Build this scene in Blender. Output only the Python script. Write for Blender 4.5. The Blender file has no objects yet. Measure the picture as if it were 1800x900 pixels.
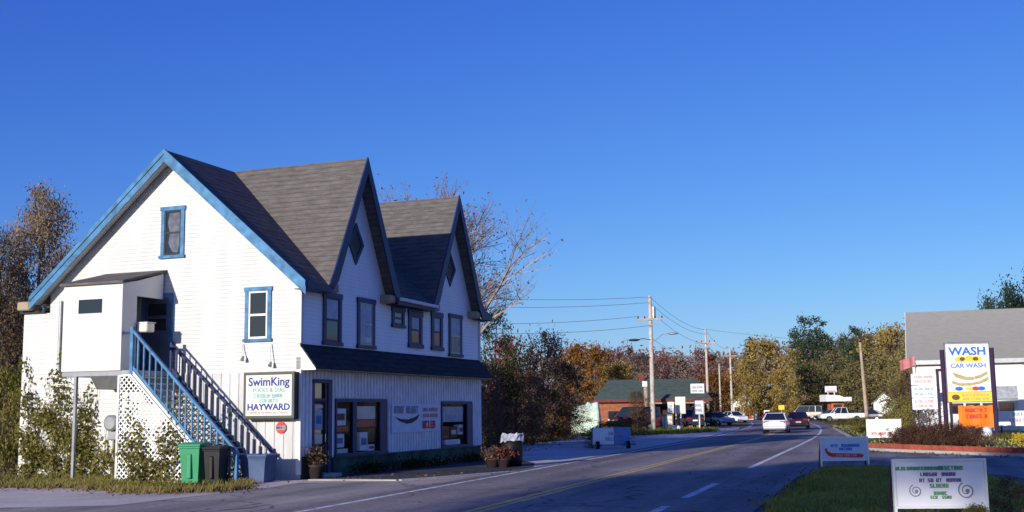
import bpy, math, random
import numpy as np
from mathutils import Vector, Matrix
from math import radians, sin, cos, tan, atan2, pi

random.seed(7)
sc = bpy.context.scene
COL = sc.collection

# ------------------------------------------------------------------ camera model
F_PX = 2042.6; PITCH = radians(7.615); ROLL = radians(.742); EYE = 1.8
def ray(px, py):
    a = (px-900)/F_PX; b = (450-py)/F_PX
    cr, sr = cos(ROLL), sin(ROLL)
    x = a*cr+b*sr; w = -a*sr+b*cr
    cp, sp = cos(PITCH), sin(PITCH)
    return x, cp-w*sp, sp+w*cp
def gp(px, py, z=0.0):
    d = ray(px, py); t = (z-EYE)/d[2]
    return d[0]*t, d[1]*t
def at(px, py, Y):
    d = ray(px, py); t = Y/d[1]
    return d[0]*t, Y, EYE+d[2]*t

# ------------------------------------------------------------------ materials
MATS = {}
def nt(m):
    m.use_nodes = True
    t = m.node_tree
    return t, t.nodes, t.links
def mat(name, color, rough=.7, var=.12, scale=3.0, metal=0.0, bump=0.0, bscale=None, spec=.3, coat=0.0):
    """principled paint / wood / metal with a noise that breaks up colour and roughness"""
    if name in MATS: return MATS[name]
    m = bpy.data.materials.new(name); t, N, L = nt(m)
    b = N['Principled BSDF']
    tc = N.new('ShaderNodeTexCoord'); no = N.new('ShaderNodeTexNoise')
    no.inputs['Scale'].default_value = scale; no.inputs['Detail'].default_value = 6
    L.new(tc.outputs['Object'], no.inputs['Vector'])
    rp = N.new('ShaderNodeValToRGB')
    c = color
    rp.color_ramp.elements[0].position = .3; rp.color_ramp.elements[1].position = .7
    rp.color_ramp.elements[0].color = (c[0]*(1-var), c[1]*(1-var), c[2]*(1-var), 1)
    rp.color_ramp.elements[1].color = (min(1, c[0]*(1+var)), min(1, c[1]*(1+var)), min(1, c[2]*(1+var)), 1)
    L.new(no.outputs['Fac'], rp.inputs['Fac']); L.new(rp.outputs['Color'], b.inputs['Base Color'])
    b.inputs['Roughness'].default_value = rough; b.inputs['Metallic'].default_value = metal
    b.inputs['Specular IOR Level'].default_value = spec
    if coat: b.inputs['Coat Weight'].default_value = coat
    if bump:
        n2 = N.new('ShaderNodeTexNoise'); n2.inputs['Scale'].default_value = bscale or scale*6; n2.inputs['Detail'].default_value = 4
        L.new(tc.outputs['Object'], n2.inputs['Vector'])
        bp = N.new('ShaderNodeBump'); bp.inputs['Strength'].default_value = bump; bp.inputs['Distance'].default_value = .05
        L.new(n2.outputs['Fac'], bp.inputs['Height']); L.new(bp.outputs['Normal'], b.inputs['Normal'])
    MATS[name] = m
    return m

def math_node(N, L, op, a, b=None):
    n = N.new('ShaderNodeMath'); n.operation = op
    for i, v in enumerate((a, b)):
        if v is None: continue
        if isinstance(v, (int, float)): n.inputs[i].default_value = v
        else: L.new(v, n.inputs[i])
    return n.outputs[0]

def clapboard(name, color, pitch=.115, axis='Z', dirt=.15, dark=.72):
    m = bpy.data.materials.new(name); t, N, L = nt(m); b = N['Principled BSDF']
    tc = N.new('ShaderNodeTexCoord'); sp = N.new('ShaderNodeSeparateXYZ'); L.new(tc.outputs['Object'], sp.inputs[0])
    fr = math_node(N, L, 'FRACT', math_node(N, L, 'DIVIDE', sp.outputs[axis], pitch))
    line = N.new('ShaderNodeValToRGB')
    line.color_ramp.elements[0].position = .0; line.color_ramp.elements[0].color = (dark, dark, dark, 1)
    line.color_ramp.elements[1].position = .16; line.color_ramp.elements[1].color = (1, 1, 1, 1)
    L.new(fr, line.inputs['Fac'])
    mp = N.new('ShaderNodeMapping'); mp.inputs['Scale'].default_value = (.9, .9, .35); L.new(tc.outputs['Object'], mp.inputs['Vector'])
    no = N.new('ShaderNodeTexNoise'); no.inputs['Scale'].default_value = 1.6; no.inputs['Detail'].default_value = 8; no.inputs['Roughness'].default_value = .65
    L.new(mp.outputs[0], no.inputs['Vector'])
    rp = N.new('ShaderNodeValToRGB'); rp.color_ramp.elements[0].position = .35; rp.color_ramp.elements[1].position = .62
    rp.color_ramp.elements[0].color = tuple(c*(1-dirt) for c in color)+(1,); rp.color_ramp.elements[1].color = color+(1,)
    L.new(no.outputs['Fac'], rp.inputs['Fac'])
    mx = N.new('ShaderNodeMix'); mx.data_type = 'RGBA'; mx.blend_type = 'MULTIPLY'; mx.inputs[0].default_value = 1
    L.new(rp.outputs[0], mx.inputs[6]); L.new(line.outputs[0], mx.inputs[7]); L.new(mx.outputs[2], b.inputs['Base Color'])
    bp = N.new('ShaderNodeBump'); bp.inputs['Strength'].default_value = .5; bp.inputs['Distance'].default_value = .02
    bp.invert = True
    L.new(fr, bp.inputs['Height']); L.new(bp.outputs[0], b.inputs['Normal'])
    b.inputs['Roughness'].default_value = .65; b.inputs['Specular IOR Level'].default_value = .2
    MATS[name] = m
    return m

def shingle(name, color, var=.35, course=.16):
    m = bpy.data.materials.new(name); t, N, L = nt(m); b = N['Principled BSDF']
    tc = N.new('ShaderNodeTexCoord'); sp = N.new('ShaderNodeSeparateXYZ'); L.new(tc.outputs['Object'], sp.inputs[0])
    fr = math_node(N, L, 'FRACT', math_node(N, L, 'DIVIDE', sp.outputs['Z'], course))
    ln = N.new('ShaderNodeValToRGB'); ln.color_ramp.elements[0].color = (.6, .6, .6, 1); ln.color_ramp.elements[1].position = .3
    L.new(fr, ln.inputs['Fac'])
    mp = N.new('ShaderNodeMapping'); mp.inputs['Scale'].default_value = (1.5, 1.5, 6); L.new(tc.outputs['Object'], mp.inputs['Vector'])
    no = N.new('ShaderNodeTexNoise'); no.inputs['Scale'].default_value = 1.4; no.inputs['Detail'].default_value = 8; no.inputs['Roughness'].default_value = .7
    L.new(mp.outputs[0], no.inputs['Vector'])
    rp = N.new('ShaderNodeValToRGB'); rp.color_ramp.elements[0].position = .3; rp.color_ramp.elements[1].position = .7
    rp.color_ramp.elements[0].color = tuple(c*(1-var) for c in color)+(1,); rp.color_ramp.elements[1].color = tuple(c*(1+var) for c in color)+(1,)
    L.new(no.outputs['Fac'], rp.inputs['Fac'])
    mx = N.new('ShaderNodeMix'); mx.data_type = 'RGBA'; mx.blend_type = 'MULTIPLY'; mx.inputs[0].default_value = 1
    L.new(rp.outputs[0], mx.inputs[6]); L.new(ln.outputs[0], mx.inputs[7]); L.new(mx.outputs[2], b.inputs['Base Color'])
    b.inputs['Roughness'].default_value = .95; b.inputs['Specular IOR Level'].default_value = .1
    MATS[name] = m
    return m

def ground_mat(name, c0, c1, c2, scale=.35, fine=9.0, rough=.95, bump=.25, fd=.45):
    """three tones mixed by a broad and a fine noise"""
    m = bpy.data.materials.new(name); t, N, L = nt(m); b = N['Principled BSDF']
    tc = N.new('ShaderNodeTexCoord')
    n1 = N.new('ShaderNodeTexNoise'); n1.inputs['Scale'].default_value = scale; n1.inputs['Detail'].default_value = 8; n1.inputs['Roughness'].default_value = .62
    n2 = N.new('ShaderNodeTexNoise'); n2.inputs['Scale'].default_value = fine; n2.inputs['Detail'].default_value = 5; n2.inputs['Roughness'].default_value = .7
    L.new(tc.outputs['Object'], n1.inputs['Vector']); L.new(tc.outputs['Object'], n2.inputs['Vector'])
    r1 = N.new('ShaderNodeValToRGB'); e = r1.color_ramp.elements
    e[0].position = .34; e[0].color = c0+(1,); e[1].position = .66; e[1].color = c2+(1,)
    k = e.new(.5); k.color = c1+(1,)
    L.new(n1.outputs['Fac'], r1.inputs['Fac'])
    r2 = N.new('ShaderNodeValToRGB'); r2.color_ramp.elements[0].position = .25; r2.color_ramp.elements[1].position = .75
    r2.color_ramp.elements[0].color = (1-fd, 1-fd, 1-fd, 1); r2.color_ramp.elements[1].color = (1+fd*.6,)*3+(1,)
    L.new(n2.outputs['Fac'], r2.inputs['Fac'])
    mx = N.new('ShaderNodeMix'); mx.data_type = 'RGBA'; mx.blend_type = 'MULTIPLY'; mx.inputs[0].default_value = 1
    L.new(r1.outputs[0], mx.inputs[6]); L.new(r2.outputs[0], mx.inputs[7]); L.new(mx.outputs[2], b.inputs['Base Color'])
    b.inputs['Roughness'].default_value = rough; b.inputs['Specular IOR Level'].default_value = .15
    bp = N.new('ShaderNodeBump'); bp.inputs['Strength'].default_value = bump; bp.inputs['Distance'].default_value = .03
    L.new(n2.outputs['Fac'], bp.inputs['Height']); L.new(bp.outputs[0], b.inputs['Normal'])
    MATS[name] = m
    return m

def worn_paint(name, color, under, wear=.5):
    m = bpy.data.materials.new(name); t, N, L = nt(m); b = N['Principled BSDF']
    tc = N.new('ShaderNodeTexCoord'); no = N.new('ShaderNodeTexNoise'); no.inputs['Scale'].default_value = 2.2; no.inputs['Detail'].default_value = 9; no.inputs['Roughness'].default_value = .75
    L.new(tc.outputs['Object'], no.inputs['Vector'])
    rp = N.new('ShaderNodeValToRGB'); rp.color_ramp.elements[0].position = wear-.08; rp.color_ramp.elements[1].position = wear+.08
    rp.color_ramp.elements[0].color = under+(1,); rp.color_ramp.elements[1].color = color+(1,)
    L.new(no.outputs['Fac'], rp.inputs['Fac']); L.new(rp.outputs[0], b.inputs['Base Color']); b.inputs['Roughness'].default_value = .85
    MATS[name] = m
    return m

def leaf_mat(name, cols, trans=.35, hue_rand=.25):
    """foliage: colour varies by leaf, by clump (noise) and by tree"""
    m = bpy.data.materials.new(name); t, N, L = nt(m)
    N.remove(N['Principled BSDF']); out = N['Material Output']
    ge = N.new('ShaderNodeNewGeometry'); oi = N.new('ShaderNodeObjectInfo'); tc = N.new('ShaderNodeTexCoord')
    no = N.new('ShaderNodeTexNoise'); no.inputs['Scale'].default_value = .55; no.inputs['Detail'].default_value = 3
    L.new(tc.outputs['Object'], no.inputs['Vector'])
    s = math_node(N, L, 'ADD', math_node(N, L, 'MULTIPLY', ge.outputs['Random Per Island'], .45), math_node(N, L, 'MULTIPLY', no.outputs['Fac'], .8))
    s = math_node(N, L, 'ADD', s, math_node(N, L, 'MULTIPLY', math_node(N, L, 'SUBTRACT', oi.outputs['Random'], .5), hue_rand))
    s = math_node(N, L, 'SUBTRACT', s, .12)
    rp = N.new('ShaderNodeValToRGB'); e = rp.color_ramp.elements
    e[0].position = .15; e[0].color = cols[0]+(1,); e[1].position = .85; e[1].color = cols[-1]+(1,)
    for i, c in enumerate(cols[1:-1]):
        k = e.new(.15+.7*(i+1)/(len(cols)-1)); k.color = c+(1,)
    L.new(s, rp.inputs['Fac'])
    df = N.new('ShaderNodeBsdfDiffuse'); tr = N.new('ShaderNodeBsdfTranslucent'); mx = N.new('ShaderNodeMixShader'); mx.inputs[0].default_value = trans
    L.new(rp.outputs[0], df.inputs['Color']); L.new(rp.outputs[0], tr.inputs['Color'])
    L.new(df.outputs[0], mx.inputs[1]); L.new(tr.outputs[0], mx.inputs[2]); L.new(mx.outputs[0], out.inputs['Surface'])
    MATS[name] = m
    return m

def glass_mat(name, tint=(.02, .025, .03), see=.0, rough=.05):
    m = bpy.data.materials.new(name); t, N, L = nt(m); b = N['Principled BSDF']
    tc = N.new('ShaderNodeTexCoord'); no = N.new('ShaderNodeTexNoise'); no.inputs['Scale'].default_value = 1.3
    L.new(tc.outputs['Object'], no.inputs['Vector'])
    bp = N.new('ShaderNodeBump'); bp.inputs['Strength'].default_value = .06; L.new(no.outputs['Fac'], bp.inputs['Height']); L.new(bp.outputs[0], b.inputs['Normal'])
    b.inputs['Base Color'].default_value = tint+(1,); b.inputs['Roughness'].default_value = rough; b.inputs['Specular IOR Level'].default_value = .6
    if see:
        out = N['Material Output']; tr = N.new('ShaderNodeBsdfTransparent'); mx = N.new('ShaderNodeMixShader'); mx.inputs[0].default_value = see
        L.new(b.outputs[0], mx.inputs[1]); L.new(tr.outputs[0], mx.inputs[2]); L.new(mx.outputs[0], out.inputs['Surface'])
    MATS[name] = m
    return m

clapboard('white_clapboard', (.70, .69, .67), dirt=.16, dark=.60)  # sunlit copy of the white boards, toned down against the glare
clapboard('shade_lift_clapboard', (.95, .95, .94), dirt=.08, dark=.8)  # lighter copy of the same boards, brightening the shaded front
clapboard('white_batten', (.78, .78, .77), dirt=.25, pitch=50)
mat('grey_batten', (.62, .62, .64), .8, .18, 2.5)
mat('light_batten', (.86, .86, .88), .7, .16, 2.0)
mat('white_trim', (.8, .8, .78), .5, .05)
mat('pale_panel', (.66, .66, .62), .7, .07, 1.2)
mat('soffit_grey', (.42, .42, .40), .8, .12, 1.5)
mat('blue_trim', (.060, .19, .36), .6, .38, 3.5)
mat('navy_trim', (.016, .032, .105), .5, .3, 2.5)  # also blue trim with shade painted in: front rakes, eaves, inner rail
mat('dark_box', (.02, .02, .024), .5, .2)
shingle('shingle_brown', (.135, .122, .115))
shingle('shingle_dark', (.05, .05, .06))
shingle('shingle_green', (.085, .115, .095))
shingle('shingle_grey', (.44, .42, .36), .10, 60)
mat('tan_trim', (.36, .29, .20), .7, .2)
mat('bulkhead_green', (.035, .085, .06), .75, .6, 1.4, bump=.3)
mat('door_brown', (.045, .03, .028), .6, .3)
glass_mat('dark_glass'); glass_mat('shop_glass', (.03, .035, .04), .90); glass_mat('car_glass', (.015, .02, .03), 0, .04)
mat('pale_sky_tone', (.45, .52, .58), .8, .2, 4)  # sky reflection painted into window panes; also colours a door notice
mat('curtain_tan', (.46, .40, .30), .8, .25, 5)
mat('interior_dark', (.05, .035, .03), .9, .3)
mat('concrete', (.42, .39, .35), .9, .15, 1.2, bump=.2)
mat('metal_grey', (.30, .31, .33), .45, .15, metal=.5)
mat('dark_metal', (.03, .03, .04), .5, .3, metal=.2)
mat('wood_pole', (.40, .30, .22), .9, .3, 2.0, bump=.4)
mat('pole_weathered', (.52, .45, .38), .9, .25, 2.0, bump=.4)
mat('bin_green', (.03, .27, .12), .45, .12, 2)
mat('bin_black', (.009, .009, .012), .5, .3)
mat('bin_blue', (.07, .11, .22), .5, .2)
mat('rubber', (.015, .015, .017), .8, .2)
mat('white_board', (.86, .86, .86), .5, .04, 2)
mat('cream_board', (.74, .76, .62), .5, .06, 2)
mat('lav_board', (.88, .87, .92), .5, .03, 2)
mat('ink_blue', (.03, .05, .30), .6, .25, 6)
mat('ink_bright_blue', (.03, .15, .65), .6, .15, 6)
mat('ink_teal', (.18, .42, .45), .6, .3, 6)
mat('ink_green', (.06, .32, .10), .6, .3, 9)
mat('ink_purple', (.13, .08, .26), .6, .3, 9)
mat('ink_red', (.62, .05, .05), .6, .2, 6)
mat('ink_pink', (.62, .28, .30), .6, .2, 6)
mat('ink_tan', (.44, .36, .16), .6, .2, 6)
mat('ink_grey', (.30, .31, .36), .6, .3, 8)
mat('ink_black', (.02, .02, .03), .6, .2)
mat('yellow_panel', (.86, .60, .05), .5, .1)
mat('orange_banner', (.95, .19, .01), .6, .1, 3)
mat('brick_orange', (.34, .12, .06), .9, .25, 4, bump=.3)
mat('brick_dark', (.16, .05, .045), .9, .3, 4)
mat('car_white', (.80, .80, .82), .25, .02, coat=.6)
mat('car_red', (.30, .02, .03), .25, .05, coat=.6)
mat('car_maroon', (.09, .012, .02), .3, .05, coat=.5)
mat('car_dark', (.03, .035, .05), .3, .05, coat=.5)
mat('car_beige', (.50, .44, .34), .3, .05, coat=.5)
mat('car_silver', (.45, .47, .5), .3, .05, .5, metal=.5, coat=.5)
mat('lamp_red', (.60, .03, .02), .25, .1)
mat('lamp_clear', (.75, .7, .55), .2, .1)
mat('chrome', (.6, .6, .62), .25, .05, metal=.9)
mat('bark', (.11, .085, .065), .95, .35, 3, bump=.5)
mat('bark_grey', (.20, .16, .13), .95, .3, 3, bump=.5)
mat('box_red', (.50, .06, .05), .6, .2, 6)
mat('box_blue', (.10, .18, .40), .6, .25, 6)
mat('box_brown', (.16, .08, .04), .7, .3, 6)
mat('paper_cream', (.82, .76, .60), .8, .12, 3)
mat('paper_white', (.88, .88, .88), .8, .1, 3)
mat('red_mulch', (.36, .085, .05), .95, .3, 4, bump=.5)
mat('stone_white', (.75, .76, .82), .8, .1, 3)
mat('plastic_white', (.36, .38, .46), .5, .35, 5)
mat('flag_pink', (.55, .20, .20), .8, .2, 3)
leaf_mat('leaf_olive', [(.085, .075, .035), (.22, .19, .075), (.39, .32, .14)])
leaf_mat('leaf_brown', [(0.065, 0.039, 0.023), (0.169, 0.104, 0.058), (0.299, 0.195, 0.117)])
leaf_mat('leaf_orange', [(.10, .045, .018), (.29, .135, .035), (.48, .26, .08)])
leaf_mat('leaf_yellow', [(.15, .11, .03), (.37, .26, .07), (.54, .40, .14)])
leaf_mat('leaf_green', [(.012, .022, .010), (.04, .055, .018), (.10, .12, .035)])
leaf_mat('leaf_dark', [(.025, .022, .018), (.085, .066, .042), (.17, .115, .07), (.42, .20, .08)])
leaf_mat('leaf_russet', [(.13, .10, .07), (.27, .205, .135), (.43, .34, .23)])
leaf_mat('leaf_bush', [(.09, .09, .028), (.24, .215, .06), (.40, .35, .11)])
leaf_mat('leaf_twig', [(.10, .07, .06), (.20, .145, .125), (.30, .23, .20)])
leaf_mat('leaf_maroon', [(0.067, 0.027, 0.027), (0.192, 0.061, 0.054), (0.365, 0.134, 0.096)])
leaf_mat('leaf_pine', [(0.018, 0.037, 0.030), (0.051, 0.085, 0.054), (0.119, 0.160, 0.085)])
leaf_mat('leaf_mint', [(0.184, 0.253, 0.184), (0.414, 0.529, 0.391), (0.667, 0.759, 0.598)])
leaf_mat('leaf_hedge', [(0.046, 0.026, 0.021), (0.130, 0.068, 0.049), (0.221, 0.124, 0.085)])
leaf_mat('leaf_wood', [(.12, .085, .075), (.22, .155, .125), (.33, .23, .17)])
leaf_mat('leaf_grass', [(.12, .12, .02), (.29, .30, .055), (.46, .41, .13)], .3)
leaf_mat('leaf_dry', [(0.090, 0.075, 0.027), (0.195, 0.165, 0.053), (0.330, 0.255, 0.105)], .3)
leaf_mat('leaf_flower', [(.5, .36, .02), (.75, .55, .04), (.85, .7, .1)], .3)
ground_mat('m_ground', (.10, .085, .045), (.15, .12, .06), (.20, .165, .10), .12, 3.0)
ground_mat('m_road', (.235, .20, .19), (.29, .25, .235), (.35, .30, .275), .16, 7, .9, .3, .42)
ground_mat('m_lot', (.26, .225, .22), (.36, .31, .28), (.47, .40, .34), .22, 7, .95, .3, .3)
ground_mat('m_gravel', (.48, .40, .34), (.60, .52, .46), (.70, .62, .56), .3, 10, .95, .3, .3)
ground_mat('m_store_shade', (.05, .05, .055), (.075, .07, .08), (.11, .10, .105), .4, 9, .95, .3, .3)  # the shop's cast shade put into a dark ground colour
ground_mat('m_drive', (.20, .185, .18), (.26, .24, .23), (.33, .30, .28), .25, 10, .95, .2, .25)
ground_mat('m_soil', (.11, .095, .04), (.16, .14, .06), (.22, .18, .09), .6, 6)
ground_mat('m_hill', (.07, .05, .03), (.11, .08, .05), (.15, .11, .07), .05, .6)
worn_paint('paint_white', (.80, .77, .74), (.30, .28, .28), .46)
worn_paint('paint_yellow', (.70, .47, .13), (.38, .29, .18), .46)
M = MATS

# ------------------------------------------------------------------ mesh helpers
class MB:
    def __init__(s): s.v = []; s.f = []; s.m = []
    def add(s, vs, fs, mi=0):
        o = len(s.v); s.v += [tuple(p) for p in vs]; s.f += [tuple(i+o for i in f) for f in fs]; s.m += [mi]*len(fs)
        return s
    def box(s, x0, x1, y0, y1, z0, z1, mi=0):
        return s.add([(x0,y0,z0),(x1,y0,z0),(x1,y1,z0),(x0,y1,z0),(x0,y0,z1),(x1,y0,z1),(x1,y1,z1),(x0,y1,z1)],
              [(0,3,2,1),(4,5,6,7),(0,1,5,4),(1,2,6,5),(2,3,7,6),(3,0,4,7)], mi)
    def bbox(s, x0, x1, y0, y1, z0, z1, b=.02, mi=0):
        """box with chamfered edges"""
        b = min(b, (x1-x0)*.45, (y1-y0)*.45, (z1-z0)*.45)
        vs = []; cx = ((x0, 1), (x1, -1)); cy = ((y0, 1), (y1, -1)); cz = ((z0, 1), (z1, -1))
        idx = {}
        for i, (X, sx) in enumerate(cx):
            for j, (Y, sy) in enumerate(cy):
                for k, (Z, sz) in enumerate(cz):
                    idx[i,j,k] = len(vs)
                    vs += [(X, Y+sy*b, Z+sz*b), (X+sx*b, Y, Z+sz*b), (X+sx*b, Y+sy*b, Z)]
        fs = []
        for i in (0, 1): fs.append([idx[i,j,k] for j, k in ((0,0),(1,0),(1,1),(0,1))])
        for j in (0, 1): fs.append([idx[i,j,k]+1 for i, k in ((0,0),(1,0),(1,1),(0,1))])
        for k in (0, 1): fs.append([idx[i,j,k]+2 for i, j in ((0,0),(1,0),(1,1),(0,1))])
        for j in (0, 1):
            for k in (0, 1): fs.append([idx[0,j,k]+1, idx[1,j,k]+1, idx[1,j,k]+2, idx[0,j,k]+2])
        for i in (0, 1):
            for k in (0, 1): fs.append([idx[i,0,k], idx[i,1,k], idx[i,1,k]+2, idx[i,0,k]+2])
        for i in (0, 1):
            for j in (0, 1): fs.append([idx[i,j,0], idx[i,j,1], idx[i,j,1]+1, idx[i,j,0]+1])
        for c in idx.values(): fs.append([c, c+1, c+2])
        return s.add(vs, fs, mi)
    def prism(s, pts, fn, a, b, mi=0):
        """polygon pts (p,q) swept from a to b; fn(p,q,c) -> xyz"""
        n = len(pts)
        return s.add([fn(p, q, a) for p, q in pts]+[fn(p, q, b) for p, q in pts],
              [tuple(range(n)), tuple(range(2*n-1, n-1, -1))]+[(i, (i+1) % n, n+(i+1) % n, n+i) for i in range(n)], mi)
    def bar(s, p0, p1, w, h, mi=0, up=(0, 0, 1)):
        p0, p1 = Vector(p0), Vector(p1); d = (p1-p0).normalized(); u = Vector(up)
        x = d.cross(u)
        if x.length < 1e-4: x = d.cross(Vector((1, 0, 0)))
        x.normalize(); y = x.cross(d).normalized()
        vs = [p+x*(sx*w/2)+y*(sy*h/2) for p in (p0, p1) for sx, sy in ((-1,-1),(1,-1),(1,1),(-1,1))]
        return s.add(vs, [(0,1,2,3),(7,6,5,4),(0,4,5,1),(1,5,6,2),(2,6,7,3),(3,7,4,0)], mi)
    def tube(s, pts, rs, n=8, mi=0, cap=True):
        pts = [Vector(p) for p in pts]
        if isinstance(rs, (int, float)): rs = [rs]*len(pts)
        rings = []; o = len(s.v); prev = None
        for i, p in enumerate(pts):
            d = (pts[min(i+1, len(pts)-1)]-pts[max(i-1, 0)]).normalized()
            a = prev if prev is not None else (Vector((1, 0, 0)) if abs(d.x) < .8 else Vector((0, 1, 0)))
            x = (a-d*a.dot(d)).normalized(); prev = x; y = d.cross(x)
            for k in range(n):
                t = 2*pi*k/n; s.v.append(tuple(p+x*(rs[i]*cos(t))+y*(rs[i]*sin(t))))
        for i in range(len(pts)-1):
            for k in range(n):
                s.f.append((o+i*n+k, o+i*n+(k+1) % n, o+(i+1)*n+(k+1) % n, o+(i+1)*n+k)); s.m.append(mi)
        if cap:
            s.f.append(tuple(o+k for k in range(n-1, -1, -1))); s.m.append(mi)
            e = o+(len(pts)-1)*n; s.f.append(tuple(e+k for k in range(n))); s.m.append(mi)
        return s
    def lathe(s, prof, n=20, c=(0, 0, 0), mi=0):
        """profile of (r,z) turned about a vertical axis through c"""
        o = len(s.v)
        for r, z in prof:
            for k in range(n):
                t = 2*pi*k/n; s.v.append((c[0]+r*cos(t), c[1]+r*sin(t), c[2]+z))
        for i in range(len(prof)-1):
            for k in range(n):
                s.f.append((o+i*n+k, o+i*n+(k+1) % n, o+(i+1)*n+(k+1) % n, o+(i+1)*n+k)); s.m.append(mi)
        return s
    def ellipsoid(s, c, r, n=14, m=8, mi=0, jit=0):
        prof = []
        o = len(s.v)
        for i in range(m+1):
            ph = -pi/2+pi*i/m
            for k in range(n):
                t = 2*pi*k/n; j = 1+random.uniform(-jit, jit)
                s.v.append((c[0]+r[0]*cos(ph)*cos(t)*j, c[1]+r[1]*cos(ph)*sin(t)*j, c[2]+r[2]*sin(ph)*j))
        for i in range(m):
            for k in range(n):
                s.f.append((o+i*n+k, o+i*n+(k+1) % n, o+(i+1)*n+(k+1) % n, o+(i+1)*n+k)); s.m.append(mi)
        return s
    def build(s, name, mats, parent=None, smooth=False, label=None):
        me = bpy.data.meshes.new(name); me.from_pydata(s.v, [], s.f)
        if not isinstance(mats, (list, tuple)): mats = [mats]
        for m in mats: me.materials.append(M[m] if isinstance(m, str) else m)
        me.polygons.foreach_set('material_index', s.m)
        if smooth: me.polygons.foreach_set('use_smooth', [True]*len(s.f))
        me.update()
        o = bpy.data.objects.new(name, me); COL.objects.link(o)
        if parent: o.parent = parent
        if label: o['label'] = label
        return o

def tag(o, label, cat, group=None):
    o['label'] = label; o['category'] = cat
    if group: o['group'] = group
    return o
def thing(name, label, cat, loc=(0, 0, 0), rz=0.0, group=None):
    o = bpy.data.objects.new(name, None); COL.objects.link(o)
    o.location = loc if len(loc) == 3 else (loc[0], loc[1], 0); o.rotation_euler = (0, 0, rz); o.empty_display_size = .3
    return tag(o, label, cat, group)
def kids(o): return [c for c in bpy.data.objects if c.parent == o]
def copy_tree(o, parent=None):
    c = o.copy(); COL.objects.link(c); c.parent = parent
    for ch in kids(o): copy_tree(ch, c)
    return c
def sheet(name, pts, z, m, kind='structure'):
    mb = MB(); mb.add([(p[0], p[1], z) for p in pts], [tuple(range(len(pts)))])
    o = mb.build(name, m); o['kind'] = kind
    return o
def text_obj(name, body, size, m, parent, loc, sx=1.0, bold=0.0, depth=.004):
    """lettering on a board whose face looks along -y: converted to a mesh part"""
    cu = bpy.data.curves.new(name, 'FONT'); cu.body = body; cu.size = size; cu.align_x = 'CENTER'; cu.align_y = 'CENTER'
    cu.extrude = depth; cu.offset = bold; cu.resolution_u = 3
    tmp = bpy.data.objects.new(name, cu); COL.objects.link(tmp)
    bpy.context.view_layer.update()
    me = bpy.data.meshes.new_from_object(tmp.evaluated_get(bpy.context.evaluated_depsgraph_get()))
    bpy.data.objects.remove(tmp)
    me.transform(Matrix.Rotation(pi/2, 4, 'X') @ Matrix.Diagonal((sx, 1, 1, 1)))
    me.materials.clear(); me.materials.append(M[m])
    o = bpy.data.objects.new(name, me); COL.objects.link(o); o.parent = parent; o.location = loc
    return o
def glyphs(mb, x0, x1, z, h, y, rng, words=None, mi=0):
    """a row of small unreadable letter strokes between x0 and x1 (face towards -y)"""
    w = h*.66; gap = h*.12; x = x0; st = h*.24
    wl = words[:] if words else []
    n = wl.pop(0) if wl else 99
    while x+w <= x1+1e-6:
        if n == 0:
            x += w*.8; n = wl.pop(0) if wl else 99
            continue
        k = rng.choice('EHOCALTSUN')
        B = lambda a, b, c, d: mb.box(x+a*w, x+b*w, y-.004, y, z+c*h, z+d*h, mi)
        s = .40
        if k in 'EHOCALUN': B(0, s, 0, 1)
        if k in 'HOAUN': B(1-s, 1, 0, 1)
        if k in 'EOCTSA': B(s if k in 'EOCA' else 0, 1-s if k in 'OA' else 1, .8, 1)
        if k in 'EHAS': B(s if k != 'S' else 0, 1-s if k in 'HA' else 1, .4, .6)
        if k in 'EOCLSU': B(s if k != 'S' else 0, 1-s if k in 'OU' else 1, 0, .2)
        if k == 'T': B(.33, .67, 0, .8)
        if k == 'S': B(0, s, .6, .8); B(1-s, 1, .2, .4)
        if k == 'N': B(s, 1-s, .35, .7)
        x += w+gap; n -= 1

# ------------------------------------------------------------------ foliage helpers
def leaf_cloud(C, size, rng, flat=.0, asp=.6):
    """one small four-cornered leaf clump at every point of C -> verts, faces arrays"""
    n = len(C)
    a = rng.normal(size=(n, 3)); a[:, 2] *= (1-flat*.5); a /= np.linalg.norm(a, axis=1)[:, None]
    b = rng.normal(size=(n, 3)); b[:, 2] *= (1-flat); b -= a*(a*b).sum(1)[:, None]; b /= np.linalg.norm(b, axis=1)[:, None]+1e-9
    s = size*rng.uniform(.55, 1.3, size=(n, 1))
    V = np.empty((n, 4, 3)); V[:, 0] = C-a*s*.6; V[:, 1] = C+b*s*asp*.5-a*s*.05; V[:, 2] = C+a*s*.6; V[:, 3] = C-b*s*asp*.5+a*s*.08
    return V.reshape(-1, 3)
def quad_mesh(name, V, m):
    n = len(V)//4
    me = bpy.data.meshes.new(name); me.vertices.add(len(V)); me.vertices.foreach_set('co', V.astype(np.float32).ravel())
    me.loops.add(len(V)); me.loops.foreach_set('vertex_index', np.arange(len(V), dtype=np.int32))
    me.polygons.add(n); me.polygons.foreach_set('loop_start', np.arange(0, len(V), 4, dtype=np.int32))
    me.materials.append(M[m]); me.update(calc_edges=True); me.validate()
    return me
def mesh_obj(name, me, parent=None):
    o = bpy.data.objects.new(name, me); COL.objects.link(o); o.parent = parent
    return o
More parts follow.
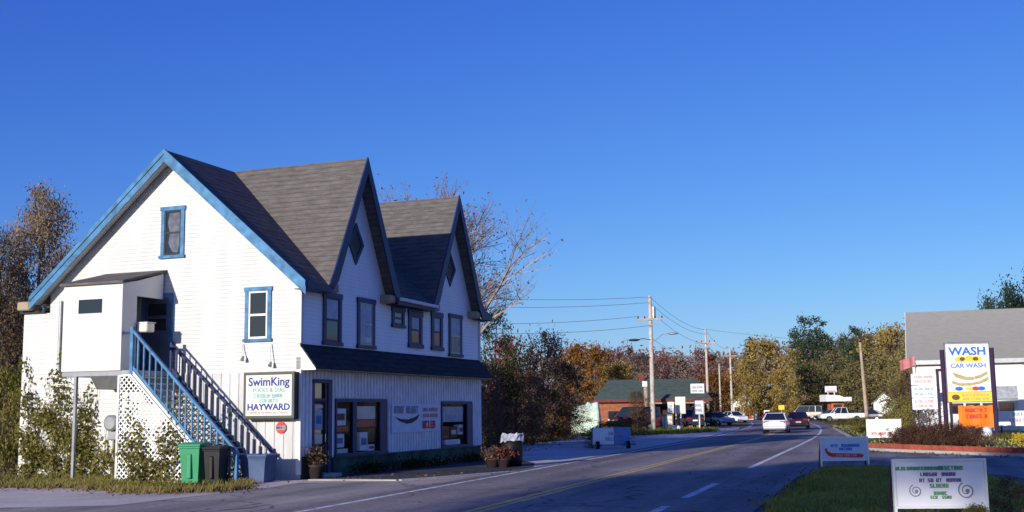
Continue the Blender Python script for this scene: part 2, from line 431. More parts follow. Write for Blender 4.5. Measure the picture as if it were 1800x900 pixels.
def crown_points(rng, h, w, base, shape, nclump, per, spread):
    """clump centres in the crown's envelope, leaves scattered about each"""
    cs = []
    while len(cs) < nclump:
        t = rng.uniform(0, 1); z = base+(h-base)*t
        if shape == 'round': r = w/2*math.sqrt(max(0, 1-(2*t-.9)**2/1.25))
        elif shape == 'cone': r = w/2*(1-t)**.8+.03*w
        elif shape == 'oval': r = w/2*math.sqrt(max(0, 1-(2*t-1)**2))*(.85+.25*rng.uniform())
        elif shape == 'flat': r = w/2*math.sqrt(max(0, 1-(1.6*t-.8)**2))
        else: r = w/2
        a = rng.uniform(0, 2*pi); q = math.sqrt(rng.uniform(.12, 1))
        lump = 1+.28*sin(3*a+z*1.7)+.16*sin(5*a-z*2.3)
        cs.append((cos(a)*r*q*lump*.92, sin(a)*r*q*lump*.92, z))
    cs = np.array(cs)
    P = np.repeat(cs, per, axis=0)
    P = P+rng.normal(size=P.shape)*spread*np.array([1, 1, .75])*np.repeat(rng.uniform(.5, 1.3, size=(len(cs), 1)), per, axis=0)
    return cs, P
TREES = {}
def tree_proto(key, h, w, base, shape, nclump, per, spread, leaf, lm, bark='bark', seed=1, trunk_r=None, limbs=14):
    rng = np.random.default_rng(seed)
    cs, P = crown_points(rng, h, w, base, shape, nclump, per, spread)
    P = P[P[:, 2] > min(base*.5, .15)+.02]
    crown = quad_mesh('crown', leaf_cloud(P, leaf, rng), lm)
    mb = MB(); tr = trunk_r or h*.022
    bend = [(rng.normal()*.02*h*i/4, rng.normal()*.02*h*i/4) for i in range(5)]
    top = base+(h-base)*.75
    pts = [(bend[i][0], bend[i][1], top*i/4-(.1 if i == 0 else 0)) for i in range(5)]
    mb.tube(pts, [tr*1.25, tr, tr*.8, tr*.55, tr*.2], 8)
    idx = rng.permutation(len(cs))[:limbs]
    for i in idx:
        c = cs[i]; z0 = max(base*.6, min(c[2]-.35*math.hypot(c[0], c[1])-.1*h, top*.9)); k = z0/top*4
        j = min(3, int(k)); f = k-j
        p0 = Vector(pts[j]).lerp(Vector(pts[j+1]), f)
        p1 = p0.lerp(Vector(c), .5)+Vector((0, 0, .04*h)); mb.tube([p0, p1, Vector(c)], [tr*.4, tr*.25, tr*.08], 5)
    me = bpy.data.meshes.new('trunk'); me.from_pydata(mb.v, [], mb.f); me.materials.append(M[bark]); me.update()
    TREES[key] = (me, crown, h, w)
def tree(key, name, label, x, y, h, w=None, group=None, rz=None, cat='tree', z=0, mats=None):
    tm, cm, ph, pw = TREES[key]
    t = thing(name, label, cat, (x, y, z), random.uniform(0, 6.28) if rz is None else rz, group)
    sz = h/ph; sw = (w/pw) if w else sz
    t.scale = (sw, sw, sz)
    mesh_obj('trunk', tm, t); mesh_obj('crown', cm, t)
    return t
def in_poly(x, y, P):
    c = False; n = len(P); j = n-1
    for i in range(n):
        if (P[i][1] > y) != (P[j][1] > y) and x < (P[j][0]-P[i][0])*(y-P[i][1])/(P[j][1]-P[i][1])+P[i][0]: c = not c
        j = i
    return c
def grass(name, poly, n, h0, h1, m, wid=.02, z=.005, seed=3, patchy=0):
    rng = np.random.default_rng(seed); xs = [p[0] for p in poly]; ys = [p[1] for p in poly]
    Q = []
    while len(Q) < n:
        x = rng.uniform(min(xs), max(xs)); y = rng.uniform(min(ys), max(ys))
        if patchy and sin(x*1.3+.5*y)+sin(y*1.9-x*.7)+rng.normal()*.6 < patchy-1: continue
        if in_poly(x, y, poly): Q.append((x, y))
    Q = np.array(Q); n = len(Q); hh = rng.uniform(h0, h1, n); a = rng.uniform(0, 2*pi, n); ln = rng.normal(size=(n, 2))*.35*hh[:, None]
    V = np.empty((n, 4, 3)); dx = np.cos(a)*wid; dy = np.sin(a)*wid
    V[:, 0] = np.c_[Q[:, 0]-dx, Q[:, 1]-dy, np.full(n, z)]; V[:, 1] = np.c_[Q[:, 0]+dx, Q[:, 1]+dy, np.full(n, z)]
    V[:, 2] = np.c_[Q+ln, z+hh]; V[:, 3] = np.c_[Q+ln*.4-np.c_[dx, dy]*.7, z+hh*.55]
    o = mesh_obj(name, quad_mesh(name, V.reshape(-1, 3), m)); o['kind'] = 'stuff'
    return o

# ================================================================== SETTING
sheet('ground', [(-900, -300), (900, -300), (900, 1500), (-900, 1500)], 0, 'm_ground')
# road centre line: straight, then easing left and turning left beyond the cars
def road_path():
    P = []
    for i in range(-60, 151, 5):
        y = float(i); P.append((4.0+.315*(y-36.5)-(.00077*(y-60)**2 if y > 60 else 0), y))
    th = math.atan(.176); R = 46; x, y = P[-1]
    for i in range(40):
        th -= 3/R; x += 3*sin(th); y += 3*cos(th); P.append((x, y))
        if th < radians(-80): break
    for i in range(20): x += 8*sin(th); y += 8*cos(th); P.append((x, y))
    return P
RP = road_path()
def offset(P, d):
    out = []
    for i, p in enumerate(P):
        a = P[max(0, i-1)]; b = P[min(len(P)-1, i+1)]; l = math.hypot(b[0]-a[0], b[1]-a[1])
        out.append((p[0]+(b[1]-a[1])/l*d, p[1]-(b[0]-a[0])/l*d))
    return out
def strip(name, P, d0, d1, z, m):
    A, B = offset(P, d0), offset(P, d1); mb = MB(); n = len(P)
    mb.add([(p[0], p[1], z) for p in A]+[(p[0], p[1], z) for p in B], [(i, n+i, n+i+1, i+1) for i in range(n-1)])
    o = mb.build(name, m); o['kind'] = 'structure'
    return o
def wear(m):
    t, N, L = nt(m); b = N['Principled BSDF']; src = b.inputs['Base Color'].links[0].from_socket
    tc = N.new('ShaderNodeTexCoord')
    n0 = N.new('ShaderNodeTexNoise'); n0.inputs['Scale'].default_value = .8; n0.inputs['Detail'].default_value = 4; L.new(tc.outputs['Object'], n0.inputs['Vector'])
    av = N.new('ShaderNodeVectorMath'); av.operation = 'MULTIPLY_ADD'; L.new(n0.outputs['Color'], av.inputs[0]); av.inputs[1].default_value = (1.6, 1.6, 0); L.new(tc.outputs['Object'], av.inputs[2])
    vo = N.new('ShaderNodeTexVoronoi'); vo.feature = 'DISTANCE_TO_EDGE'; vo.inputs['Scale'].default_value = .28; L.new(av.outputs[0], vo.inputs['Vector'])
    cr = N.new('ShaderNodeValToRGB'); cr.color_ramp.elements[0].color = (.45, .45, .45, 1); cr.color_ramp.elements[1].position = .014; cr.color_ramp.elements[0].position = .004; L.new(vo.outputs['Distance'], cr.inputs['Fac'])
    rt = N.new('ShaderNodeMapping'); rt.inputs['Rotation'].default_value = (0, 0, radians(17.5)); L.new(tc.outputs['Object'], rt.inputs['Vector'])
    sc_ = N.new('ShaderNodeMapping'); sc_.inputs['Scale'].default_value = (.9, .035, 1); L.new(rt.outputs[0], sc_.inputs['Vector'])
    n3 = N.new('ShaderNodeTexNoise'); n3.inputs['Scale'].default_value = 1.0; n3.inputs['Detail'].default_value = 5; L.new(sc_.outputs[0], n3.inputs['Vector'])
    tr = N.new('ShaderNodeValToRGB'); tr.color_ramp.elements[0].position = .34; tr.color_ramp.elements[1].position = .66; tr.color_ramp.elements[0].color = (.66, .66, .67, 1); tr.color_ramp.elements[1].color = (1.22, 1.2, 1.17, 1); L.new(n3.outputs['Fac'], tr.inputs['Fac'])
    pv = N.new('ShaderNodeTexVoronoi'); pv.inputs['Scale'].default_value = .11; L.new(sc_.outputs[0], pv.inputs['Vector'])
    last = src
    for o_ in (cr.outputs[0], tr.outputs[0]):
        mx = N.new('ShaderNodeMix'); mx.data_type = 'RGBA'; mx.blend_type = 'MULTIPLY'; mx.inputs[0].default_value = 1; L.new(last, mx.inputs[6]); L.new(o_, mx.inputs[7]); last = mx.outputs[2]
    L.new(last, b.inputs['Base Color'])
wear(M['m_road']); wear(M['m_lot']); wear(M['m_drive'])
strip('road', RP, -3.7, 4.9, .012, 'm_road')
def cut(P, y0, y1):
    Q = []
    for a, b in zip(P, P[1:]):
        for i in range(10):
            p = (a[0]+(b[0]-a[0])*i/10, a[1]+(b[1]-a[1])*i/10)
            if y0 <= p[1] <= y1: Q.append(p)
    return Q
strip('yellow_centre_line', RP, -.19, -.035, .016, 'paint_yellow')
strip('yellow_centre_line', RP, .035, .19, .016, 'paint_yellow')
strip('white_edge_line', RP, -3.3, -3.16, .016, 'paint_white')
for y0, y1 in ((5, 23.4), (24.9, 29.6), (36.5, 152)): strip('white_edge_line', cut(RP[:44], y0, y1) if y1 < 100 else cut(RP[:26], y0, y1)+RP[26:], 3.12, 3.30, .016, 'paint_white')
# store frame: x runs along the road front, y runs into the block, origin at the near corner
YAW = radians(21.004); SX, SY = -5.974, 32.644
UX, UY = sin(YAW), cos(YAW)
def loc(s, t, z=0): return (SX+s*UX-t*UY, SY+s*UY+t*UX, z)
S_RZ = pi/2-YAW          # local x -> along the front
G_RZ = -YAW              # a board on the gable wall, facing the camera side

sheet('gravel_shoulder', [(-60, 10), gp(0, 900), (-5, 20), (1.0, 38), (9, 64), (17, 90), (21.5, 112), (19.3, 111.8), (15.5, 98), (10.8, 88), (5.6, 82), (.8, 67.9), (-5, 64), (-10, 55), loc(13, 3)[:2], loc(0, 0)[:2], loc(0, 10)[:2], (-60, 60)], .004, 'm_gravel')
sheet('parking_lot', [(-40, 8), (-40, 27), gp(0, 893), gp(200, 889), gp(330, 874), gp(450, 861), gp(527, 849), gp(700, 847), gp(800, 840), gp(900, 832), gp(960, 826), (2, 38), (-8, 8)], .008, 'm_lot')
sheet('store_shade_sheet', [loc(-.1, .1)[:2], gp(560, 843.5), gp(700, 844), gp(800, 837), gp(900, 829), (.6, 38.2), (.7, 41), (.1, 44.2), loc(13.6, -.5)[:2], loc(13.2, 0)[:2], loc(13, .5)[:2], loc(0, .5)[:2]], .010, 'm_store_shade')  # dark sheet painting the shade in front of the shop
mb = MB()
gl = [gp(545, 844.5), gp(620, 844.5), gp(700, 845), gp(760, 841), gp(800, 838), gp(850, 834), gp(900, 830)]
for a, b in zip(gl, gl[1:]): mb.bar((a[0], a[1], .02), (b[0], b[1], .02), .28, .03)
o = mb.build('pale_edge_strip', 'concrete'); o['kind'] = 'structure'  # pale strip laid along the edge of the dark sheet
sheet('driveway', [(7.0, 30), (9.0, 37), (13.6, 51), (15.2, 52), (19.5, 42), (30, 20), (60, 0), (60, -12), (6, -12), (12, 24), (12.6, 30), (11.5, 34.5), (9.3, 35.3)], .006, 'm_drive')

# left verge, near right verge, far verges and the island with the car-wash pylon
verge = [(-24, 33.5), gp(0, 836), gp(200, 838), gp(345, 840), gp(430, 846), gp(415, 862), gp(330, 866), gp(220, 866), gp(150, 858), gp(0, 857), (-24, 28)]
sheet('verge_soil', verge, .012, 'm_soil')
grass('grass', verge, 9000, .06, .20, 'leaf_dry', .012, .012, 3, .75)
grass('grass', verge, 9000, .05, .16, 'leaf_grass', .012, .012, 4, .9)
near = [(3.6, 12), (4.5, 20.7), (6.2, 26), (8.2, 31.7), (9.5, 35.0), (11.3, 34.2), (12.2, 31), (11, 25), (9.3, 20), (8.4, 12)]
sheet('lawn_soil', near, .014, 'm_soil')
grass('grass', near, 42000, .04, .11, 'leaf_grass', .010, .014, 5)
fv = [(6.5, 82), (9.8, 84.5), (12.5, 87), (15.8, 93), (17.6, 100), (15.5, 104), (8, 100), (5.2, 90)]
sheet('lawn_soil', fv, .012, 'm_soil')
grass('grass', fv, 5000, .1, .35, 'leaf_grass', .05, .012, 6)
fv2 = [(-6, 62), (.8, 66.5), (3.8, 74), (4.0, 84), (-8, 78)]
grass('grass', fv2, 4000, .1, .3, 'leaf_dry', .04, .004, 7)
isl = [(14.75, 49.2), (17.85, 41.5), (24, 26.5), (70, 26), (70, 70), (40, 105), (30, 112), (27.5, 100), (21.5, 75), (17.0, 57)]
sheet('lawn_soil', isl, .10, 'm_soil')
grass('grass', isl, 16000, .05, .16, 'leaf_grass', .04, .10, 8)
kp = [(30, 110), (27.2, 100), (21.2, 75), (16.7, 57), (14.5, 49.2), (15.4, 46.5), (17.7, 41), (23.8, 26)]
mb = MB()
for a, b in zip(kp, kp[1:]): mb.bar((a[0], a[1], .05), (b[0], b[1], .05), .18, .13)
o = mb.build('kerb', 'concrete'); o['kind'] = 'structure'
mb = MB()
ep = [(14.9, 49.6), (15.65, 46.7), (18.0, 41.1), (24.1, 26.1)]
for a, b in zip(ep, ep[1:]):
    n = int(math.hypot(b[0]-a[0], b[1]-a[1])/.6)
    for i in range(n):
        p = Vector((a[0], a[1], 0)).lerp(Vector((b[0], b[1], 0)), i/n); q = Vector((a[0], a[1], 0)).lerp(Vector((b[0], b[1], 0)), (i+.95)/n)
        j = random.uniform(-.012, .012); mb.bar((p.x, p.y, .17+j), (q.x, q.y, .17+j), .26, .26)
tag(mb.build('brick_edging', 'red_mulch'), 'low red brick edging running behind the pale kerb of the car wash bed', 'edging')

def scatter(name, lines, n, spread, lm, size, seed, lift=.02):
    rng = np.random.default_rng(seed); P = []
    for a, b in lines:
        k = rng.uniform(size=(n, 1)); P.append(np.c_[np.array(a)*(1-k)+np.array(b)*k+rng.normal(size=(n, 2))*spread, np.full(n, lift)+rng.uniform(0, .015, n)])
    o = mesh_obj(name, quad_mesh(name, leaf_cloud(np.concatenate(P), size, rng, .85), lm)); o['kind'] = 'stuff'
vl = [(p, q) for p, q in zip(verge[4:9], verge[5:10])]; nl = list(zip(near[:6], near[1:7]))
scatter('fallen_leaves', vl+[(gl[0], gl[-1])], 130, .55, 'leaf_brown', .09, 61)
scatter('fallen_leaves', nl, 90, .45, 'leaf_brown', .07, 62)
scatter('fallen_leaves', [((-2, 47), (4, 76)), ((4, 76), (15, 92)), ((14.6, 49), (18, 41))], 260, .9, 'leaf_brown', .12, 63)
def tufts(lines, n, lm, seed, h0, h1):
    rng = np.random.default_rng(seed); poly = []
    for a, b in lines:
        for i in range(n):
            k = rng.uniform(); x, y = a[0]*(1-k)+b[0]*k+rng.normal()*.16, a[1]*(1-k)+b[1]*k+rng.normal()*.16; r = rng.uniform(.05, .16)
            poly.append((x, y, r))
    V = []
    for x, y, r in poly:
        for j in range(16):
            t = rng.uniform(0, 6.28); q = r*math.sqrt(rng.uniform()); px_, py2 = x+q*cos(t), y+q*sin(t); hh = rng.uniform(h0, h1); w_ = .008; lx, ly = rng.normal()*.4*hh, rng.normal()*.4*hh
            V += [(px_-w_, py2, .012), (px_+w_, py2, .012), (px_+lx, py2+ly, .012+hh), (px_+lx*.4-w_*.6, py2+ly*.4, .012+hh*.55)]
    o = mesh_obj('grass', quad_mesh('grass', np.array(V), lm)); o['kind'] = 'stuff'
tufts(nl, 40, 'leaf_grass', 71, .05, .14); tufts(vl, 50, 'leaf_dry', 72, .06, .18)
# a low ridge behind the village
mb = MB(); V = []; Fs = []; nx, ny = 60, 8
for j in range(ny):
    for i in range(nx):
        x = -260+i*11; y = 255+j*28
        V.append((x, y, 5*(sin(j/(ny-1)*pi*.5))**1.0*(1+.25*sin(x*.02)+.15*sin(x*.053+1))*(1 if j else 0)-.02))
for j in range(ny-1):
    for i in range(nx-1): Fs.append((j*nx+i, j*nx+i+1, (j+1)*nx+i+1, (j+1)*nx+i))
mb.add(V, Fs); o = mb.build('hill', 'm_hill', None, True); o['kind'] = 'structure'

# ================================================================== THE STORE
ZE, ZR, OV, PK = 5.475, 9.65, .4, 4.465      # eave tip, ridge, overhang, ridge position
SL = (ZR-ZE)/(PK+OV); LEN = 13.02; WID = 2*PK
def rz_(y): return ZE+SL*(min(y, 2*PK-y)+OV)
store = thing('corner_store', 'white clapboard shop with two steep cross gables, blue trim and outside stairs', 'building', loc(0, 0), S_RZ)
mb = MB()
TH = .2
zt = rz_(0)-TH
# gable wall, far gable wall, back wall
g = [(0, .0), (WID, .0), (WID, zt), (PK, ZR-TH), (0, zt)]
mb.prism(g, lambda p, q, c: (c, p, q), 0, .15); mb.prism(g, lambda p, q, c: (c, p, q), LEN-.15, LEN)
mb.box(.15, LEN-.15, WID-.15, WID, 0, zt)
# front wall above the pent roof
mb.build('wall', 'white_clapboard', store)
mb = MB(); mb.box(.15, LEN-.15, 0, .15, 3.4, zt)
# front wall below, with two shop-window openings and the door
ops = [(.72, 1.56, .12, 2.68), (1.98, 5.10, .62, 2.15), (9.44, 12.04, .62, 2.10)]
mb.build('front_wall', 'shade_lift_clapboard', store)
mb = MB()
x = 0.0
for a, b, z0, z1 in ops:
    mb.box(x, a, -.03, .12, 0, 3.39); mb.box(a, b, -.03, .12, z1, 3.39); mb.box(a, b, -.03, .12, -.02, z0); x = b
mb.box(x, LEN, -.03, .12, 0, 3.39); mb.build('front_siding', 'grey_batten', store)
mb = MB(); k = .14
while k < LEN:
    z0 = .55 if k > 1.6 else .02; z1 = 3.10
    blk = [(o_[2], o_[3]) for o_ in ops if o_[0]-.14 < k < o_[1]+.14]
    if not blk: mb.box(k-.042, k+.042, -.05, -.03, z0, z1)
    else: mb.box(k-.042, k+.042, -.05, -.03, blk[0][1]+.12, z1)
    k += .203
mb.build('siding_battens', 'light_batten', store)
mb = MB()                                      # board and batten at the foot of the gable
mb.box(-.03, 0, .0, 4.6, 0, 3.02)
k = .2
while k < 4.6: mb.box(-.052, -.03, k-.02, k+.02, .16, 2.98); k += .30
mb.box(-.06, -.03, 0, 4.6, .0, .14)
mb.build('gable_siding', 'white_batten', store)
for q in ((-.055, 0, -.055, .09, 3.78, zt-.02), (-.075, -.0, -.075, .06, .14, 3.04), (LEN, LEN+.03, -.05, .1, .5, zt-.02)): MB().box(*q).build('corner_board', 'white_trim', store)
# dark rooms behind the shop windows
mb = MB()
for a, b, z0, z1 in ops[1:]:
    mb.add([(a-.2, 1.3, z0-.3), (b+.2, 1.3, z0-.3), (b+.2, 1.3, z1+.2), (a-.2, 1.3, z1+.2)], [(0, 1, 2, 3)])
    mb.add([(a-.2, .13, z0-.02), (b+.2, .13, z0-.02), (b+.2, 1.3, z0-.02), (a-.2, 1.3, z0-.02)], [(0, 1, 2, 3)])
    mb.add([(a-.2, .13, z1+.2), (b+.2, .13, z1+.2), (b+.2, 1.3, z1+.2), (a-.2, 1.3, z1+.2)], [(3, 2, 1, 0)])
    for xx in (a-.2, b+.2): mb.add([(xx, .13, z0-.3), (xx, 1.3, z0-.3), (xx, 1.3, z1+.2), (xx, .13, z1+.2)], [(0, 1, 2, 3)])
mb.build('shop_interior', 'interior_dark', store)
# lean-to at the back left
mb = MB(); mb.box(0.003, 7, WID+.001, 9.95, 0, 5.0); mb.build('rear_wing', 'white_clapboard', store)
mb = MB(); mb.box(-.08, 7, WID+.15, 10.05, 5.0, 5.09); mb.build('rear_wing_roof', 'shingle_dark', store)
mb = MB(); mb.bbox(-.30, .25, 9.50, 9.98, 5.09, 5.36, .03); mb.bbox(-.2, .15, 9.36, 9.6, 5.3, 5.46, .03); mb.build('cornice_return', 'tan_trim', store)

# main roof: one slab with both slopes
def roof_slab(mb, y0, y1, x0, x1, mi=0):
    f = lambda p, q, c: (c, p, q)
    mb.prism([(y0, rz_(y0)), (PK, ZR), (y1, rz_(y1)), (y1, rz_(y1)-TH*.8), (PK, ZR-TH*.85), (y0, rz_(y0)-TH*.8)], f, x0, x1, mi)
mb = MB()
for y0, xa, xb in ((-OV, -OV, 1.05), (.05, 1.05, 5.25), (-OV, 5.25, 8.15), (.05, 8.15, 12.35), (-OV, 12.35, LEN+.35)): roof_slab(mb, y0, 2*PK+OV, xa, xb)
mb.build('roof', 'shingle_dark', store).data.materials[0] = M['shingle_brown']
# rake boards, blue, on both gable ends and soffit strips under the overhang
mb = MB()
for sgn in (0, 1):
    for (y0, y1, w, ox) in ((-OV-.02, PK, .30, -OV-.045), (-OV-.02, PK, .12, -OV-.075)):
        Y = lambda y: y if sgn == 0 else 2*PK-y
        pts = [(Y(y0), rz_(y0)+.03), (Y(y1), ZR+.03), (Y(y1), ZR+.03-w*1.32), (Y(y0), rz_(y0)+.03-w*1.32)]
        mb.prism(pts, lambda p, q, c: (c, p, q), ox, ox+.044)
    mb.build('rake_board', 'blue_trim', store); mb = MB()
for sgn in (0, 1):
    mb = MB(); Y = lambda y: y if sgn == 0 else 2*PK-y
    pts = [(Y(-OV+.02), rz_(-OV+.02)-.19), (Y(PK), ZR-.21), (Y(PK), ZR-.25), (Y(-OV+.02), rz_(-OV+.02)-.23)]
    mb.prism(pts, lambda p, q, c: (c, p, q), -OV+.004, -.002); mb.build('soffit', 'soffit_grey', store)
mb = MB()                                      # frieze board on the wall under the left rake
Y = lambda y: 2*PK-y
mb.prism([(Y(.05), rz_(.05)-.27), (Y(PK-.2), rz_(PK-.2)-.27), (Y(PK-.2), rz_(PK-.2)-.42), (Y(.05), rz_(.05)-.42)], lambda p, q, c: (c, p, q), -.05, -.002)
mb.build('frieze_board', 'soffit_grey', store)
# front eave: fascia and gutter between the dormers
for a, b in ((-.35, 1.05), (5.25, 8.2), (12.35, LEN+.35)):
    mb = MB(); mb.box(a, b, -OV-.03, -OV-.002, ZE-.2, ZE+.0); mb.box(a, b, -OV-.002, -.004, ZE-.21, ZE-.19); mb.build('eave_fascia', 'navy_trim', store)
mb = MB(); mb.tube([(5.3, -OV-.09, ZE-.03), (8.15, -OV-.09, ZE-.06)], .06, 8); mb.build('gutter', 'white_trim', store)

# dormers
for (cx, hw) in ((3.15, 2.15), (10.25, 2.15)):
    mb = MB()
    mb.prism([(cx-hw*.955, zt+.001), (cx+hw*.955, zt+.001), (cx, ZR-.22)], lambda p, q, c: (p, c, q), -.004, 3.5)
    mb.build('dormer_wall', 'shade_lift_clapboard', store)
    mb = MB(); sl = (ZR-ZE)/hw
    flare = .28
    pts = [(cx-hw-flare*.5, ZE+.0), (cx-hw+.12, ZE+.42), (cx, ZR+.02), (cx+hw-.12, ZE+.42), (cx+hw+flare*(1.6 if cx > 6 else .5), ZE-.0), (cx+hw-.15, ZE+.12), (cx, ZR-.30), (cx-hw+.15, ZE+.12)]
    f = lambda p, q, c: (p, c, q)
    mb.prism(pts[:3]+[pts[6], pts[7]], f, -OV, PK+.05); mb.prism([pts[2], pts[3], pts[4], pts[5], pts[6]], f, -OV, PK+.05)
    mb.build('dormer_roof', 'shingle_brown', store)
    f2 = f
    for s_ in (-1, 1):
        mb = MB()
        tip = flare*(1.6 if (cx > 6 and s_ > 0) else .5)
        mb.prism([(cx+s_*(hw+tip), ZE+.02), (cx+s_*(hw-.12), ZE+.44), (cx, ZR+.05), (cx, ZR-.45), (cx+s_*(hw-.36), ZE+.16), (cx+s_*(hw-.1), ZE-.10)], f2, -OV-.05, -OV-.004)
        mb.build('dormer_rake_board', 'navy_trim', store)
    for s_ in (-1, 1):
        mb = MB(); mb.bbox(cx+s_*(hw-.32)-.22, cx+s_*(hw-.32)+.16, -OV, -.01, ZE-.18, ZE+.08, .04); mb.build('eave_return', 'tan_trim', store)
    # diamond light in the peak
    zc = 7.0; w_, h_ = .42, .56
    win = MB(); d = [(0, -h_), (w_, 0), (0, h_), (-w_, 0)]
    for i in range(4):
        a, b = d[i], d[(i+1) % 4]
        win.prism([(cx+a[0]*1.18, zc+a[1]*1.18), (cx+b[0]*1.18, zc+b[1]*1.18), (cx+b[0]*.78, zc+b[1]*.78), (cx+a[0]*.78, zc+a[1]*.78)], lambda p, q, c: (p, c, q), -.05, -.006)
    fr = win.build('diamond_window', 'navy_trim', store)
    mb = MB(); mb.prism([(cx+a*.79, zc+b*.79) for a, b in d], lambda p, q, c: (p, c, q), -.03, -.008); mb.build('pane', 'dark_box', fr)
# pent roof over the shop front
mb = MB(); f = lambda p, q, c: (c, p, q)
mb.prism([(-.004, 3.76), (-.52, 3.12), (-.52, 3.06), (-.004, 3.70)], f, -.02, LEN+.02); mb.build('pent_roof', 'shingle_dark', store)
for xa in (0, LEN-.04): MB().prism([(-.004, 3.69), (-.50, 3.06), (-.50, 3.02), (-.004, 3.02)], f, xa, xa+.04).build('pent_roof_end', 'white_trim', store)
mb = MB(); mb.box(.04, LEN-.04, -.49, -.06, 3.02, 3.05); mb.build('pent_soffit', 'tan_trim', store)

# windows -------------------------------------------------
def wb(mb, pl, a0, a1, z0, z1, o0, o1, mi=0):
    """box on a wall: a along the wall, o outwards"""
    if pl == 'F': mb.box(a0, a1, -o1, -o0, z0, z1, mi)
    else: mb.box(-o1, -o0, a0, a1, z0, z1, mi)
def window(pl, a0, a1, z0, z1, trim, tw, up, low, sash='white_trim', head=1.0, off=.004):
    mb = MB(); T = tw
    wb(mb, pl, a0, a0+T, z0+T*.7, z1-T*head, off, .05); wb(mb, pl, a1-T, a1, z0+T*.7, z1-T*head, off, .05)
    wb(mb, pl, a0-.03, a1+.03, z1-T*head, z1, off, .065); wb(mb, pl, a0-.04, a1+.04, z0, z0+T*.7, off, .085)
    w = mb.build('window', trim, store)
    a0 += T; a1 -= T; z0 += T*.7; z1 -= T*head; zm = (z0+z1)/2; s = .05
    mb = MB()
    wb(mb, pl, a0, a0+s, z0, z1, off, .035); wb(mb, pl, a1-s, a1, z0, z1, off, .035)
    wb(mb, pl, a0+s, a1-s, z0, z0+s*1.2, off, .035); wb(mb, pl, a0+s, a1-s, z1-s, z1, off, .035); wb(mb, pl, a0+s, a1-s, zm-s*.6, zm+s*.6, off, .042)
    mb.build('sash', sash, w)
    for (q0, q1, m_) in ((zm+s*.6, z1-s, up), (z0+s*1.2, zm-s*.6, low)):
        mb = MB(); wb(mb, pl, a0+s, a1-s, q0, q1, off, .022); mb.build('pane', m_, w)
    return w, (a0, a1, z0, z1, zm)
bt, nv = 'blue_trim', 'navy_trim'
window('G', .95, 1.82, 3.86, 5.43, bt, .12, 'dark_glass', 'dark_glass')
w, q = window('G', 3.99, 4.82, 6.44, 8.0, bt, .12, 'dark_glass', 'dark_glass', 'dark_box')
mb = MB()                                      # torn curtain in the attic window
mb.prism([(4.15, 7.8), (4.52, 7.8), (4.58, 7.5), (4.5, 7.2), (4.55, 6.9), (4.4, 6.62), (4.2, 6.6), (4.15, 6.9)], lambda p, q_, c: (c, p, q_), -.034, -.024)
mb.build('curtain', mat('curtain_grey', (.12, .13, .17), .8, .4, 5), w)
window('F', 1.2, 2.27, 3.79, 5.34, nv, .15, 'pale_sky_tone', 'dark_glass', 'navy_trim')
w, q = window('F', 3.27, 4.40, 3.79, 5.36, nv, .15, 'pale_sky_tone', 'pale_sky_tone', 'metal_grey')
mb = MB(); wb(mb, 'F', 3.75, 4.15, 3.98, 4.14, .023, .034); mb.build('sill_goods', 'paper_cream', w)
window('F', 5.6, 6.5, 4.58, 5.25, nv, .14, 'dark_glass', 'dark_glass', 'navy_trim')
window('F', 6.82, 7.88, 3.97, 5.24, nv, .19, 'pale_sky_tone', 'dark_glass', 'navy_trim')
window('F', 8.63, 9.57, 3.96, 5.32, nv, .18, 'pale_sky_tone', 'dark_glass', 'navy_trim')
window('F', 10.13, 11.30, 3.80, 5.36, nv, .15, 'pale_sky_tone', 'curtain_tan', 'metal_grey')
# shop windows
for (a, b, z0, z1, mul, jr) in ((1.98, 5.10, .62, 2.15, 3.05, .42), (9.44, 12.04, .62, 2.10, None, .42)):
    mb = MB()
    wb(mb, 'F', a-.08, b+.08, z1, z1+.09, .031, .075); wb(mb, 'F', a-.10, b+.10, z0-.10, z0, .031, .10)
    wb(mb, 'F', a-.08, a, z0, z1, .031, .075); wb(mb, 'F', b-jr, b+.08, z0, z1, .031, .085)
    if mul: wb(mb, 'F', mul-.11, mul+.13, z0, z1, .031, .075)
    w = mb.build('shop_window', nv, store)
    mb = MB()
    for (p0, p1) in (((a, mul-.11), (mul+.13, b-jr)) if mul else ((a, b-jr),)):
        mb.add([(p0, -.02, z0), (p1, -.02, z0), (p1, -.02, z1), (p0, -.02, z1)], [(0, 1, 2, 3)])
    mb.build('pane', 'shop_glass', w)
# front door with transom
mb = MB(); wb(mb, 'F', .60, .72, .12, 2.7, .031, .06); wb(mb, 'F', 1.44, 1.66, .12, 2.7, .031, .09); wb(mb, 'F', .60, 1.66, 2.68, 2.78, .031, .09); wb(mb, 'F', .72, 1.44, 2.16, 2.24, .031, .055)
dr = mb.build('door_frame', nv, store)
mb = MB(); mb.box(.72, 1.44, .02, .06, .12, .85); mb.box(.72, .80, .02, .06, .85, 2.16); mb.box(1.36, 1.44, .02, .06, .85, 2.16); mb.box(.80, 1.36, .02, .06, 2.08, 2.16); mb.build('door', 'door_brown', store)
mb = MB(); mb.box(.80, 1.36, .03, .045, .85, 2.08); mb.box(.72, 1.44, .03, .045, 2.24, 2.68); mb.build('door_glass', 'dark_glass', store)
mb = MB(); mb.tube([(1.38, -.03, 1.0), (1.38, -.03, 1.22)], .015, 8); mb.build('door_handle', 'chrome', store)
mb = MB(); mb.bbox(.62, 1.62, -.45, -.06, 0, .12, .02); mb.build('door_step', 'concrete', store)
# green bulkhead under the windows
mb = MB(); mb.box(1.68, LEN+.02, -.14, -.031, -.02, .50); mb.box(1.68, LEN+.03, -.19, -.031, .50, .545); mb.build('bulkhead', 'bulkhead_green', store)
mb = MB(); mb.box(.03, .60, -.09, -.031, -.02, .62); mb.build('corner_plinth', 'door_brown', store)
